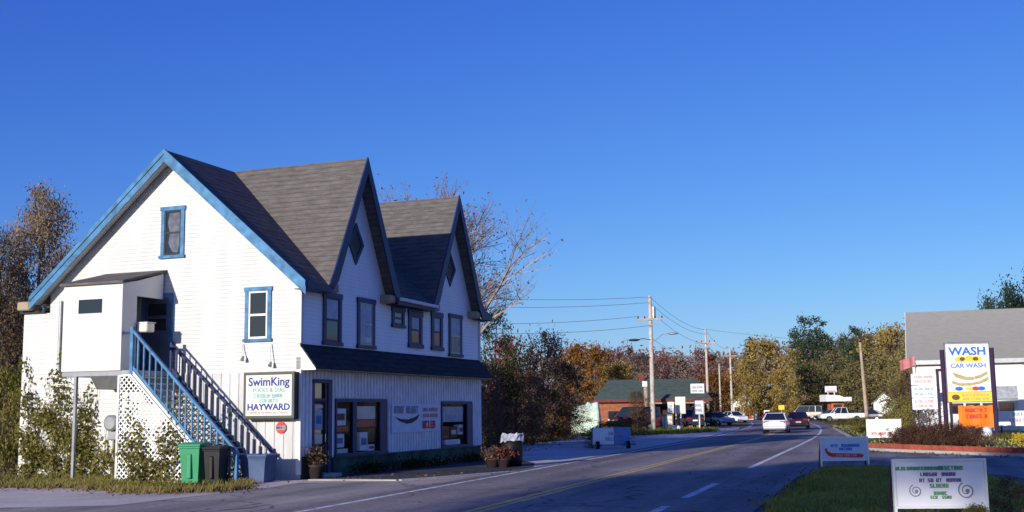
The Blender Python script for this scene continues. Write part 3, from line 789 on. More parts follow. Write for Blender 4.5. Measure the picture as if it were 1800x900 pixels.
# downspout
mb = MB(); mb.tube([(-.06, 8.47, 5.35), (-.06, 8.47, 3.15)], .045, 8); mb.build('downspout', 'metal_grey', store)

# porch box over the landing ------------------------------------------------
TS = 4.27
PX = -1.85; T0, T1 = 4.66, 6.74; FZ = 3.08
mb = MB()
mb.box(PX, PX+.08, T0, T1, FZ, 4.72); mb.box(PX, PX+.08, T0, T1, 5.12, 5.54)
mb.box(PX, PX+.08, T0, 5.36, 4.72, 5.12); mb.box(PX, PX+.08, 6.20, T1, 4.72, 5.12)
f = lambda p, q, c: (p, c, q)
mb.prism([(PX+.08, FZ), (-.06, FZ), (-.06, 5.98), (PX+.08, 5.55)], f, T1-.08, T1)
# right side: post panel, header over the doorway
mb.prism([(PX+.08, FZ), (PX+.62, FZ), (PX+.62, 5.655), (PX+.08, 5.55)], f, T0, T0+.08)
mb.prism([(PX+.62, 5.22), (-.06, 5.22), (-.06, 5.98), (PX+.62, 5.655)], f, T0, T0+.08)
porch = mb.build('porch_box', 'pale_panel', store)
mb = MB(); mb.prism([(PX-.10, 5.53), (-.002, 6.03), (-.002, 6.10), (PX-.10, 5.60)], f, T0-.08, T1+.08); mb.build('porch_roof', 'shingle_brown', porch)
mb = MB(); mb.box(PX+.02, PX+.05, 5.36, 6.20, 4.72, 5.12); mb.build('porch_window', 'dark_glass', porch)
mb = MB(); mb.box(PX+.052, -.06, TS, T1-.002, FZ-.14, FZ-.002); mb.build('landing_floor', 'metal_grey', porch)
MB().box(PX+.02, PX+.10, 6.20, 6.28, 0, FZ-.142).build('porch_post', 'metal_grey', porch); MB().box(PX+.02, PX+.12, T0, T0+.1, 0, FZ-.142).build('porch_post', 'pale_panel', porch)
mb = MB(); mb.prism([(4.72, FZ-.14), (5.75, FZ-.14), (5.5, FZ-.52), (4.78, FZ-.52)], lambda p, q, c: (c, p, q), PX+.05, PX+.8); mb.build('porch_bracket', mat('bracket_shade', (.10, .10, .095), .8, .2), porch)  # bracket colour darkened to paint the shade under the porch
# gable door behind the porch
mb = MB(); wb(mb, 'G', 4.33, 4.45, FZ, 5.40, .004, .05); wb(mb, 'G', 5.32, 5.44, FZ, 5.40, .004, .05); wb(mb, 'G', 4.45, 5.32, 5.28, 5.40, .004, .05)
gd = mb.build('gable_door_frame', bt, store)
mb = MB(); wb(mb, 'G', 4.45, 5.32, FZ, 5.28, .004, .03); gdoor = mb.build('gable_door', mat('door_slate', (.10, .11, .16), .6, .2), store)
mb = MB()
for z0, z1 in ((4.75, 5.1), (4.3, 4.65)): wb(mb, 'G', 4.56, 5.2, z0, z1, .031, .036)
mb.build('pane', 'dark_glass', gdoor)
# stairs along the gable
RI = -.958; SW0, SW1 = PX, -.14
mb = MB(); nst = 16
for i in range(nst):
    z = FZ-(i+1)*FZ/(nst+1); y1 = 4.27-.02-i*(3.22/nst); mb.box(SW0+.06, SW1, y1-.26, y1, z-.04, z)
stair = mb.build('staircase', 'metal_grey', store)

def stz(y): return FZ+(y-TS)*.958       # nosing line
for xx in (SW0, SW1): MB().prism([(TS, FZ+.02), (TS, FZ-.12), (TS-3.08, 0), (TS-3.2, 0)], lambda p, q, c: (c, p, q), xx, xx+.05).build('stringer', 'pale_panel', stair)
for xx, ht, m_ in ((SW0+.025, 1.10, 'blue_trim'), (SW1+.03, .78, 'navy_trim')):  # inner rail has its shade painted in as navy
    mb = MB(); ya, yb = TS+.02, .80
    mb.bar((xx, ya, stz(ya)+ht), (xx, yb, max(.76, stz(yb)+ht)), .09, .07); mb.bar((xx, ya, stz(ya)+.10), (xx, 1.16, .12), .05, .07)
    mb.build('handrail', m_, stair)
    MB().box(xx-.05, xx+.05, yb-.05, yb+.05, 0, .86).build('newel_post', m_, stair); MB().box(xx-.05, xx+.05, ya-.05, ya+.05, stz(ya)-.2, stz(ya)+ht+.08).build('newel_post', m_, stair)
    n = 17
    for i in range(1, n):
        y = ya+(yb-ya)*i/n; mb = MB(); mb.box(xx-.02, xx+.02, y-.02, y+.02, max(.12, stz(y)+.08), max(.74, stz(y)+ht)); mb.build('baluster', m_, stair)
mb = MB(); mb.box(PX+.07, PX+.13, TS, T0-.002, FZ+1.0, FZ+1.08); mb.build('landing_rail', nv, porch)
# lattice that closes the space under the stairs and porch
def lattice(poly, x, name, gap=.16, w=.035):
    mb = MB(); ys = [p[0] for p in poly]; zs = [p[1] for p in poly]
    for sg in (1, -1):
        c = -8.0
        while c < 12:
            # line z = c + sg*y clipped to the polygon
            hits = []
            n = len(poly)
            for i in range(n):
                (ya, za), (yb, zb) = poly[i], poly[(i+1) % n]; fa = za-c-sg*ya; fb = zb-c-sg*yb
                if (fa > 0) != (fb > 0): k = fa/(fa-fb); hits.append((ya+(yb-ya)*k, za+(zb-za)*k))
            if len(hits) == 2 and abs(hits[0][0]-hits[1][0]) > .03:
                o = x+(.006 if sg > 0 else -.006); mb.bar((o, *hits[0]), (o, *hits[1]), w, .01, up=(1, 0, 0)) if False else mb.bar((o, *hits[0]), (o, *hits[1]), .011, w, up=(0, -sg, 1))
            c += gap
    n = len(poly)
    for i in range(n): mb.bar((x-.01, *poly[i]), (x-.01, *poly[(i+1) % n]), .03, .05)
    return mb.build(name, 'white_trim', store)
lattice([(T0-.02, .02), (T0-.02, FZ-.16), (TS, FZ-.14), (2.02, stz(2.02)-.12), (2.02, .02)], PX-.03, 'lattice_panel')
# ================================================================== THINGS ON AND ROUND THE STORE
def L3(s, t, z=0): return loc(s, t, z)
# lit box sign on the gable (local: x to the right, z up, y into the wall)
sg = thing('box_sign', 'square cream shop sign in a black box frame on the white gable wall', 'sign', L3(-.03, .78, 1.70), G_RZ)
mb = MB(); mb.box(-.80, .80, -.30, -.06, -.04, 1.27); mb.build('sign_case', 'dark_box', sg)
mb = MB(); mb.box(-.82, .82, -.33, -.29, 0, .07); mb.box(-.82, .82, -.33, -.29, 1.2, 1.28); mb.box(-.82, -.76, -.33, -.29, .07, 1.2); mb.box(.74, .82, -.33, -.29, .07, 1.2); mb.build('sign_frame', mat('frame_olive', (.09, .09, .075), .5, .2), sg)
mb = MB(); mb.box(-.76, .74, -.312, -.301, .07, 1.2); mb.build('sign_face', 'cream_board', sg)
mb = MB(); mb.box(-.1, .1, -.062, .03, .2, 1.0); mb.build('bracket', 'dark_metal', sg)
text_obj('sign_text', 'SwimKing', .33, 'ink_blue', sg, (-.01, -.316, 1.0), 1.02, .008)
text_obj('sign_text', 'POOLS & SPAS', .165, 'ink_teal', sg, (-.01, -.316, .77), 1.0, .003)
text_obj('sign_text', 'HAYWARD', .25, 'ink_blue', sg, (-.01, -.316, .30), 1.1, .008)
mb = MB(); rg = random.Random(3); glyphs(mb, -.48, .45, .56, .11, -.313, rg, [6, 4]); glyphs(mb, -.30, .30, .43, .10, -.313, rg, [3, 4]); mb.build('sign_small_print', 'ink_teal', sg)
mb = MB(); glyphs(mb, -.6, .6, .13, .05, -.313, rg, [6, 5, 6, 5]); mb.build('sign_small_print', 'ink_pink', sg)
# flood lamps under the gable window, wired to light the sign
for (t_, z_, ty, zy, lb) in ((.92, 3.78, .86, 3.24, 'long grey flood lamp arm hanging below the right corner of the gable window'), (1.86, 3.80, 1.78, 3.42, 'short bent flood lamp hanging below the left corner of the gable window')):
    a = thing('flood_lamp', lb, 'lamp', L3(-.05, t_, z_), S_RZ, 'flood lamps under the gable window')
    mb = MB(); mb.tube([(0, 0, 0), (-.05, 0, -.12), (-.09, (ty-t_), zy-z_)], .016, 6); mb.build('arm', 'pale_panel', a)
    mb = MB(); mb.tube([(-.09, ty-t_, zy-z_+.03), (-.15, ty-t_, zy-z_-.09)], [.03, .06], 10); mb.build('lamp_head', 'metal_grey', a)
a = thing('mailbox', 'small cream mailbox by the slate door at the top of the stairs', 'mailbox', L3(-1.0, 4.62, FZ+1.1), S_RZ)
mb = MB(); mb.bbox(-.25, .12, -.34, .0, 0, .26, .03); mb.build('case', 'paper_cream', a)
mb = MB(); mb.box(-.26, .13, -.36, .01, .262, .28); mb.build('lid', 'paper_white', a)
# round red notice under the sign
a = thing('notice_disc', 'small red eight-sided notice with a dark band below the box sign', 'sign', L3(-.06, .55, 1.43), G_RZ)
mb = MB(); o8 = [(cos(pi/8+i*pi/4)*.17, sin(pi/8+i*pi/4)*.17) for i in range(8)]; mb.prism(o8, lambda p, q, c: (p, c, q), -.02, 0); mb.build('plate', 'ink_red', a)
mb = MB(); mb.box(-.16, .16, -.026, -.021, -.055, .055); mb.build('band', 'ink_grey', a)
mb = MB(); glyphs(mb, -.13, .13, -.03, .06, -.027, rg, [4]); mb.build('lettering', 'ink_black', a)
# banner on the front
a = thing('wall_banner', 'wide pale banner with grey script and red print on the shop front', 'banner', L3(7.33, -.058, 1.16), S_RZ)
mb = MB(); n = 16; mb.add([(-1.86+3.72*i/n, -.02-.012*sin(i*1.7), z) for z in (0, .92) for i in range(n+1)], [(i, i+1, n+2+i, n+1+i) for i in range(n)]); mb.build('cloth', mat('banner_cloth', (.76, .77, .82), .8, .10, 4), a)
mb = MB(); glyphs(mb, -1.7, .25, .62, .24, -.036, rg, [4, 5]); mb.build('banner_lettering', 'ink_grey', a)
mb = MB(); pts = [(-1.7, .50), (-1.2, .40), (-.6, .30), (0, .38), (.2, .55), (.1, .50), (-.3, .46), (-.7, .42), (-1.2, .50)]
for i in range(8): p, q = pts[i], pts[(i+1)]
mb.prism([(-1.7, .52), (-1.25, .44), (-.7, .42), (-.2, .48), (.2, .60), (.0, .42), (-.4, .30), (-.8, .28), (-1.3, .38)], lambda p, q, c: (p, c, q), -.040, -.034); mb.build('banner_wave', 'ink_black', a)
mb = MB(); glyphs(mb, .45, 1.75, .10, .26, -.036, rg, [5]); mb.build('banner_lettering', 'ink_red', a)
mb = MB(); glyphs(mb, .5, 1.7, .48, .12, -.036, rg, [5, 4]); glyphs(mb, .5, 1.7, .68, .12, -.036, rg, [4, 5]); mb.build('banner_small_print', 'ink_pink', a)
# goods behind the shop windows
def carton(name, label, s0, s1, z0, z1, y, m, m2=None, group='goods on show in the shop windows'):
    a = thing(name, label, 'box' if name == 'carton' else name.replace('_', ' '), L3((s0+s1)/2, y, z0), S_RZ, group)
    w = (s1-s0)/2; mb = MB(); mb.bbox(-w, w, 0, .22 if name == 'carton' else .02, 0, z1-z0, .012); mb.build('panel' if name != 'carton' else 'case', m, a)
    if m2: mb = MB(); mb.box(-w*.7, w*.7, -.006, -.001, (z1-z0)*.3, (z1-z0)*.7); mb.build('print', m2, a)
carton('poster', 'cream poster high in the right pane of the wide shop window', 3.30, 4.62, 1.62, 2.02, 0.06, 'paper_cream')
carton('poster', 'white poster with dark figure high in the left pane of the wide shop window', 2.10, 2.75, 1.45, 1.95, 0.06, 'paper_white', 'box_brown')
carton('shelf_strip', 'red sale strip across the right pane of the wide shop window', 3.20, 4.66, 1.38, 1.60, 0.08, 'box_red')
carton('shelf_strip', 'red sale strip across the left pane of the wide shop window', 2.0, 2.92, 1.26, 1.42, 0.08, 'box_red')
carton('carton', 'pale blue carton low in the left pane of the wide shop window', 2.05, 2.70, .80, 1.20, 0.09, 'paper_white', 'box_blue')
carton('carton', 'tan carton at the bottom left of the wide shop window', 2.02, 2.90, .63, .76, 0.07, 'paper_cream')
carton('carton', 'white carton with blue label in the middle of the wide shop window', 3.65, 4.15, .66, 1.22, 0.08, 'paper_white', 'box_blue')
carton('carton', 'dark brown carton at the right end of the wide shop window', 4.2, 4.66, .90, 1.34, 0.10, 'box_brown')
carton('carton', 'low white pack in front at the right end of the wide shop window', 4.18, 4.6, .64, .84, 0.07, 'paper_white', 'box_red')
carton('poster', 'pale sheet painted as a hazy reflection across the top of the far shop window', 9.5, 11.55, 1.45, 2.0, 0.06, 'pale_sky_tone')  # window reflection built as a pale sheet
carton('carton', 'dark red carton in the left of the far shop window', 9.6, 10.4, .86, 1.30, 0.11, 'box_red', 'box_brown')
carton('carton', 'brown carton in the middle of the far shop window', 10.5, 11.1, .88, 1.28, 0.11, 'box_brown', 'paper_cream')
carton('carton', 'bright white carton with red top at the right of the far shop window', 11.2, 11.58, .98, 1.34, 0.08, 'paper_white', 'box_red')
carton('carton', 'low pale carton along the sill of the far shop window', 10.0, 11.3, .64, .82, 0.07, 'paper_white', 'paper_cream')
carton('poster', 'cream notice in the lower half of the shop door glass', .86, 1.30, .95, 1.22, .022, 'paper_cream', None)
carton('poster', 'pale notice with blue disc in the middle of the shop door glass', .86, 1.30, 1.34, 1.92, .022, 'pale_sky_tone', 'box_blue')
carton('poster', 'cream strip notice at the top of the shop door glass', .86, 1.32, 1.96, 2.06, .022, 'paper_cream', None)
# electric meter
a = thing('electric_meter', 'round grey electric meter on the white wall beside the lattice', 'meter', L3(-.004, 6.31, 1.36), G_RZ)
mb = MB(); mb.bbox(-.17, .17, -.12, 0, -.25, .12, .02); mb.tube([(0, -.06, -.2), (0, -.06, -1.3)], .03, 8); mb.build('meter_box', 'metal_grey', a)
mb = MB(); mb.tube([(0, -.10, .25), (0, -.22, .25), (0, -.26, .25)], [.24, .24, .18], 18); mb.build('dial', 'metal_grey', a)
# wheelie bins
def wheelie(name, label, x, y, rz, m, h=1.06, w=.58, d=.62):
    a = thing(name, label, 'bin', (x, y, .008), rz, 'bins at the foot of the stairs')
    mb = MB(); b = .42
    v = []
    for z, k in ((.05, .80), (h*.55, .92), (h*.92, 1.0)): v += [(-w/2*k, -d/2*k, z), (w/2*k, -d/2*k, z), (w/2*k, d/2*k, z), (-w/2*k, d/2*k, z)]
    fs = [(3, 2, 1, 0)]
    for r in (0, 4):
        for i in range(4): fs.append((r+i, r+(i+1) % 4, r+4+(i+1) % 4, r+4+i))
    mb.add(v, fs); mb.bbox(-w/2-.03, w/2+.03, -d/2-.03, d/2+.03, h*.88, h*.93, .015)
    mb.bbox(-w*.12, w*.12, -d/2-.03, -d/2+.04, h*.15, h*.75, .02)
    mb.build('body', m, a)
    mb = MB(); mb.prism([(-d/2-.05, h*.935), (-d/2-.03, h*.985), (0, h*1.03), (d/2, h*1.0), (d/2+.05, h*.935)], lambda p, q, c: (c, p, q), -w/2-.03, w/2+.03); mb.build('lid', m, a)
    for s_ in (-1, 1):
        mb = MB(); mb.tube([(s_*w*.36-.03, d/2*.86, .12), (s_*w*.36+.03, d/2*.86, .12)], .12, 14); mb.build('wheel', 'rubber', a)
    mb = MB(); mb.tube([(-w*.4, d/2+.09, h*.9), (w*.4, d/2+.09, h*.9)], .02, 6); mb.build('handle', m, a)
x, y = loc(-2.25, 1.80)[:2]; wheelie('wheelie_bin', 'green wheelie bin standing against the white lattice under the stairs', x, y, radians(-14), 'bin_green')
x, y = loc(-2.20, 1.16)[:2]; wheelie('wheelie_bin', 'black wheelie bin tucked beside the green one under the stairs', x, y, radians(-16), 'bin_black', .98, .46, .52)
a = thing('tub', 'blue-grey square tub bin with a rolled rim by the foot of the stairs', 'bin', (*loc(-1.15, .55)[:2], .008), radians(-18), 'bins at the foot of the stairs')
mb = MB(); v = []
for z, k in ((0, .78), (.55, .93), (.62, .97), (.70, 1.12), (.74, 1.06), (.70, .95), (.1, .75)): v += [(-.40*k, -.34*k, z), (.40*k, -.34*k, z), (.40*k, .34*k, z), (-.40*k, .34*k, z)]
fs = []
for r in range(0, 24, 4):
    for i in range(4): fs.append((r+i, r+(i+1) % 4, r+4+(i+1) % 4, r+4+i))
fs.append((24, 25, 26, 27)); mb.add(v, fs); mb.build('body', 'bin_blue', a)
# litter barrel and potted plants at the far corner
a = thing('litter_barrel', 'dark litter barrel with a crumpled white liner near the far corner of the shop', 'bin', (*gp(901, 820), .01), 0)
mb = MB(); mb.lathe([(.0, .01), (.30, .01), (.34, .3), (.36, .6), (.34, .92), (.37, .95), (.37, 1.0), (.31, 1.0), (.31, .4), (0, .4)], 22); mb.build('barrel', 'bin_black', a, True)
mb = MB(); r_ = random.Random(5)
prof = []
n = 22
for i, (r, z) in enumerate([(.385, .80), (.40, .95), (.36, 1.05), (.28, 1.02), (.1, .98), (0, 1.0)]):
    for k in range(n): t = 2*pi*k/n; j = 1+r_.uniform(-.08, .08); mb.v.append((r*j*cos(t), r*j*sin(t), z+r_.uniform(-.05, .05)))
for i in range(5):
    for k in range(n): mb.f.append((i*n+k, i*n+(k+1) % n, (i+1)*n+(k+1) % n, (i+1)*n+k)); mb.m.append(0)
mb.build('liner', 'plastic_white', a)
def pot_plant(label, x, y, r, h, lm, seed, pot='tan_trim'):
    a = thing('potted_plant', label, 'plant', (x, y, .01), 0, 'pot plants by the shop')
    mb = MB(); mb.lathe([(0, 0), (r*.65, 0), (r*.9, h*.38), (r, h*.40), (r, h*.46), (r*.85, h*.46), (.0, h*.42)], 16); mb.build('pot', pot, a, True)
    rng = np.random.default_rng(seed); P = rng.normal(size=(420, 3))*np.array([r*.6, r*.6, h*.16])+np.array([0, 0, h*.72]); P = P[P[:, 2] > h*.42]
    mesh_obj('foliage', quad_mesh('foliage', leaf_cloud(P, .09, rng), lm), a)
pot_plant('brown pot of dark red chrysanthemums in front of the litter barrel', *gp(886, 822), .24, .62, 'leaf_maroon', 3, 'door_brown')
pot_plant('brown pot of faded chrysanthemums against the far shop corner', *gp(866, 822), .28, .62, 'leaf_brown', 4, 'door_brown')
pot_plant('withered brown plant beside the shop door at the near corner', *L3(.34, -.34)[:2], .24, .85, 'leaf_dark', 5, 'door_brown')
for i, (s_, hh, lb) in enumerate(((3.4, .42, 'low dark green shrub under the wide shop window'), (6.2, .38, 'low dark green shrub under the wall banner'), (8.4, .34, 'low shrub with pale blooms below the right end of the banner'), (11.2, .40, 'low dark green shrub under the far shop window'))):
    a = thing('foundation_shrub', lb, 'shrub', L3(s_, -.5, .01), S_RZ, 'shrubs along the shop base')
    rng = np.random.default_rng(40+i); hh *= .75; P = rng.normal(size=(600, 3))*np.array([.60, .11, .09])+np.array([0, 0, hh*.5]); P = P[P[:, 2] > .02]
    mesh_obj('foliage', quad_mesh('foliage', leaf_cloud(P, .08, rng), 'leaf_green'), a)
    if i == 2: P = rng.normal(size=(40, 3))*np.array([.4, .1, .06])+np.array([0, -.1, hh*.75]); mesh_obj('bloom', quad_mesh('bloom', leaf_cloud(P, .08, rng), 'leaf_mint'), a)
    mb = MB(); [mb.tube([(k*.3, 0, -.02), (k*.32, .02, hh*.6)], .012, 5) for k in range(-4, 5)]; mb.build('stem', 'bark', a)

# ================================================================== PROTOTYPE TREES
tree_proto('shade', 24, 9.5, 20.4, 'flat', 90, 80, .62, .55, 'leaf_green', seed=31, trunk_r=.3)  # high flat crown shaped for the added shadow-casting row
tree_proto('olive', 10, 7.5, 1.6, 'oval', 70, 60, .62, .34, 'leaf_olive', seed=1)
tree_proto('brown', 10, 6.5, 1.5, 'oval', 60, 60, .60, .32, 'leaf_brown', seed=2)
tree_proto('orange', 9, 6.5, 1.2, 'oval', 60, 60, .60, .34, 'leaf_orange', seed=3)
tree_proto('yellow', 10, 8.5, .8, 'oval', 80, 60, .62, .34, 'leaf_yellow', seed=4)
tree_proto('green', 9, 6.5, .8, 'oval', 60, 60, .55, .32, 'leaf_green', seed=5)
tree_proto('dark', 8, 6.0, .3, 'oval', 70, 60, .55, .28, 'leaf_dark', seed=6)
tree_proto('maroon', 9, 7.0, 1.2, 'round', 60, 55, .6, .36, 'leaf_maroon', seed=7)
tree_proto('mauve', 9, 8, .3, 'oval', 80, 60, .65, .36, 'leaf_wood', seed=34)
tree_proto('pine', 18, 9.0, 9.5, 'flat', 46, 90, .72, .42, 'leaf_pine', seed=8, trunk_r=.25)
tree_proto('spruce', 14, 6.0, 1.5, 'cone', 70, 60, .6, .36, 'leaf_pine', seed=9)
tree_proto('near_brown', 12, 7.5, 1.5, 'oval', 170, 150, .52, .16, 'leaf_russet', seed=10)
tree_proto('dense_dark', 10, 9.0, 1.0, 'round', 120, 110, .62, .26, 'leaf_pine', seed=33)
tree_proto('near_olive', 11, 7.5, 1.5, 'oval', 120, 95, .46, .18, 'leaf_olive', seed=11)
tree_proto('near_dark', 8, 6.5, .2, 'oval', 110, 90, .46, .17, 'leaf_dark', seed=12)
tree_proto('near_green', 9, 5.5, .8, 'oval', 90, 80, .42, .17, 'leaf_green', seed=13)
tree_proto('mint', 2.6, 2.8, .1, 'round', 40, 60, .22, .12, 'leaf_mint', seed=14)
tree_proto('bush', 2.2, 2.4, .05, 'round', 60, 90, .22, .10, 'leaf_bush', seed=15)
tree_proto('dry_bush', 2.2, 2.4, .05, 'round', 36, 60, .22, .10, 'leaf_brown', seed=16)
tree_proto('hedge', .8, 3.0, .02, 'flat', 170, 70, .12, .055, 'leaf_hedge', seed=17, trunk_r=.03)
tree_proto('flower', .6, .9, .02, 'round', 24, 40, .08, .06, 'leaf_flower', seed=18, trunk_r=.02)

def T(key, name, label, px, pytop, Y, wpx, group=None, cat='tree'):
    """a tree standing on the ground at depth Y whose top reaches the given sight line"""
    X, _, Z = at(px, pytop, Y)
    return tree(key, name, label, X, Y, Z, wpx*Y/F_PX*1.05, group, None, cat)

# left of the store
G1 = 'trees left of the shop'
T('near_brown', 'tree', 'tall russet tree with a narrow rounded top just left of the gable roof', 72, 340, 58, 150, G1)
T('near_brown', 'tree', 'shorter russet tree at the left edge of the picture', 0, 415, 55, 130, G1)
T('near_brown', 'tree', 'russet tree half hidden behind the left roof corner', 118, 440, 62, 120, G1)
T('near_dark', 'tree', 'dark shaded tree at the left edge below the russet trees', 5, 520, 50, 150, G1)
T('near_dark', 'tree', 'dark shaded tree close behind the left corner of the shop', 55, 545, 52, 120, G1)
G2 = 'bushes at the left corner of the shop'
def B(key, name, label, px, pybase, h, w, group=None, cat='shrub'):
    x, y = gp(px, pybase)
    return tree(key, name, label, x, y, h, w, group, None, cat)
B('bush', 'bush', 'olive bush at the left edge below the dark trees', 2, 834, 3.3, 1.6, G2)
B('dry_bush', 'bush', 'russet bush between the left edge and the shop corner', 24, 832, 2.5, 1.2, G2)
B('bush', 'bush', 'large olive bush growing up the white wall left of the porch post', 92, 838, 2.7, 1.4, G2)
B('bush', 'bush', 'olive bush close against the porch post', 138, 839, 2.1, 1.1, G2)
B('dry_bush', 'bush', 'brown scrubby bush in front of the stair lattice', 318, 843, 1.0, .9, G2)
B('bush', 'bush', 'low green bush at the foot of the white lattice', 236, 842, .75, .9, G2)
# creepers on the wall: leaves scattered over the white boards
def vine(label, t0, t1, z1, n, lm, x0, seed, leaf=.13):
    rng = np.random.default_rng(seed); a = thing('creeper', label, 'climber', L3(x0, (t0+t1)/2, 0), S_RZ, 'creepers on the gable wall')
    t = rng.uniform(-(t1-t0)/2, (t1-t0)/2, n); z = z1*rng.beta(1.0, 1.7, n)*(1+.25*np.sin(t*4+seed)); k = np.sin(t*6.3+seed)+np.sin(z*5.1-t*3)+rng.normal(size=n)*.7 > -.7
    P = np.c_[-np.abs(rng.normal(size=n))*.14-.03, t, z+.03][k]
    mesh_obj('leaves', quad_mesh('leaves', leaf_cloud(P, leaf, rng), lm), a)
    mb = MB(); r_ = random.Random(seed)
    for i in range(9):
        y = r_.uniform(-(t1-t0)/2, (t1-t0)/2); pts = [(-.03, y, -.02)]
        for j in range(5): pts.append((-.03-r_.uniform(0, .03), pts[-1][1]+r_.uniform(-.25, .25), z1*.85*(j+1)/5))
        mb.tube(pts, [.014, .012, .01, .008, .006, .004], 5)
    mb.build('stem', 'bark', a)
vine('olive creeper climbing the white rear wing at the far left', 7.0, 9.9, 3.2, 3600, 'leaf_bush', -.02, 21)
vine('sparse creeper on the white wall behind the porch posts', 4.9, 7.3, 1.7, 1000, 'leaf_bush', -.02, 22)
vine('brown creeper woven through the stair lattice', 2.2, 4.6, 1.9, 2200, 'leaf_olive', PX+.22, 23)

vine('pale olive creeper spilling over the front of the stair lattice', 2.4, 4.5, 1.5, 700, 'leaf_bush', PX-.06, 24)
# bare feathery tree behind the shop
def bare_tree(label, x, y, h, seed):
    a = thing('bare_tree', label, 'tree', (x, y, 0), 0)
    r_ = random.Random(seed); mb = MB(); tw = MB(); ends = []
    def grow(p, d, l, r, lev):
        q = p+d*l; m = p.lerp(q, .5)+Vector((r_.uniform(-1, 1), r_.uniform(-1, 1), 0))*l*.05
        (mb if lev < 3 else tw).tube([p, m, q], [r, r*.8, r*.6], 6 if lev < 2 else (4 if lev < 3 else 3), cap=False)
        if lev >= 5: ends.append(q); return
        nb = (6, 5, 5, 4, 4)[lev]
        for i in range(nb):
            f = r_.uniform(.62 if lev == 0 else .35, 1) if i else 1.0
            ax = Vector((r_.gauss(0, 1), r_.gauss(0, 1), r_.gauss(.25, .6))).normalized()
            nd = (d*.9+ax*(.85 if i else .25)+Vector((0, 0, .05))).normalized()
            grow(p.lerp(q, f), nd, l*r_.uniform(.52, .78), r*.52, lev+1)
    grow(Vector((0, 0, -.1)), Vector((.04, 0, 1)), h*.25, h*.013, 0)
    k = h/max(v[2] for v in mb.v+tw.v)
    for m_ in (mb, tw): m_.v = [(v[0]*k, v[1]*k, v[2]*k) for v in m_.v]
    ends = [e*k for e in ends]
    mb.build('trunk', mat('bark_pale', (.26, .215, .18), .95, .3, 3), a); tw.build('twigs', mat('twig', (.32, .26, .24), .9, .3, 3), a)
    rng = np.random.default_rng(seed); E_ = np.array([tuple(e) for e in ends]); E_ = E_[rng.uniform(size=len(E_)) < .75]
    mesh_obj('leaves', quad_mesh('leaves', leaf_cloud(E_+rng.normal(size=E_.shape)*.15, .15, rng), 'leaf_twig'), a)
x, _, z = at(778, 312, 60); bare_tree('tall half-bare tree with feathery brown twigs rising behind the far gable of the shop', x, 60, z, 12)
G3 = 'dark thicket right of the shop'
T('near_green', 'tree', 'green-topped tree touching the far roof corner of the shop', 872, 545, 60, 90, G3)
for px, top, Y, w, k, lb in ((858, 640, 56, 70, 'near_dark', 'dark shaded bush tree against the far corner of the shop'), (905, 640, 62, 110, 'near_dark', 'dark tree behind the litter barrel'), (955, 585, 72, 100, 'near_dark', 'tall dark round-topped tree right of the shop'), (930, 660, 68, 90, 'brown', 'brown tree in the middle of the dark thicket'), (985, 640, 76, 90, 'near_dark', 'dark tree at the right end of the thicket'), (893, 590, 78, 100, 'maroon', 'maroon tree showing behind the thicket beside the shop'), (968, 690, 70, 60, 'orange', 'small orange-leaved tree glowing in front of the dark thicket'), (1000, 700, 82, 70, 'near_dark', 'dark bush left of the pale mint shrub'), (880, 700, 58, 80, 'near_dark', 'low dark bush directly behind the litter barrel'), (935, 715, 64, 80, 'near_dark', 'low dark bush behind the gravel strip')):
    T(k, 'tree', lb, px, top, Y, w, G3)
X = at(1030, 740, 95)[0]; a = thing('covered_load', 'pale mint green sheet draped over a boxy load left of the brick shop', 'tarpaulin', (X, 95, 0), radians(-8))
mb = MB(); r_ = random.Random(8); nx, nz = 12, 7; base = []
V = []; Fs = []
for j in range(nz+1):
    for i in range(4*nx):
        sd_, k = divmod(i, nx); u_ = -1+2*k/nx
        x_, y_ = ((u_, -1), (1, u_), (-u_, 1), (-1, -u_))[sd_]
        z_ = j/nz*(2.0+.35*(x_ > 0)+.12*sin(x_*7)); f_ = 1-.10*(j/nz)**3+.05*sin(i*1.9+j*.4)*(1-j/nz)
        V.append((x_*1.15*f_+r_.uniform(-.03, .03), y_*.9*f_+r_.uniform(-.03, .03), max(0, z_+(r_.uniform(-.05, .05) if j else 0))))
n4 = 4*nx
for j in range(nz):
    for i in range(n4): Fs.append((j*n4+i, j*n4+(i+1) % n4, (j+1)*n4+(i+1) % n4, (j+1)*n4+i))
V.append((0, 0, 2.3)); c_ = len(V)-1
for i in range(n4): Fs.append((nz*n4+i, nz*n4+(i+1) % n4, c_))
mb.add(V, Fs); mb.build('sheet', mat('mint_sheet', (.55, .68, .55), .7, .15, 2), a, True)
mb = MB(); mb.tube([(-1.2, -.95, .9), (1.2, -.95, 1.0), (1.2, .95, 1.0)], .02, 5); mb.build('rope', 'tan_trim', a)
x, y = gp(1030, 752); 
G4 = 'trees behind the brick shop'
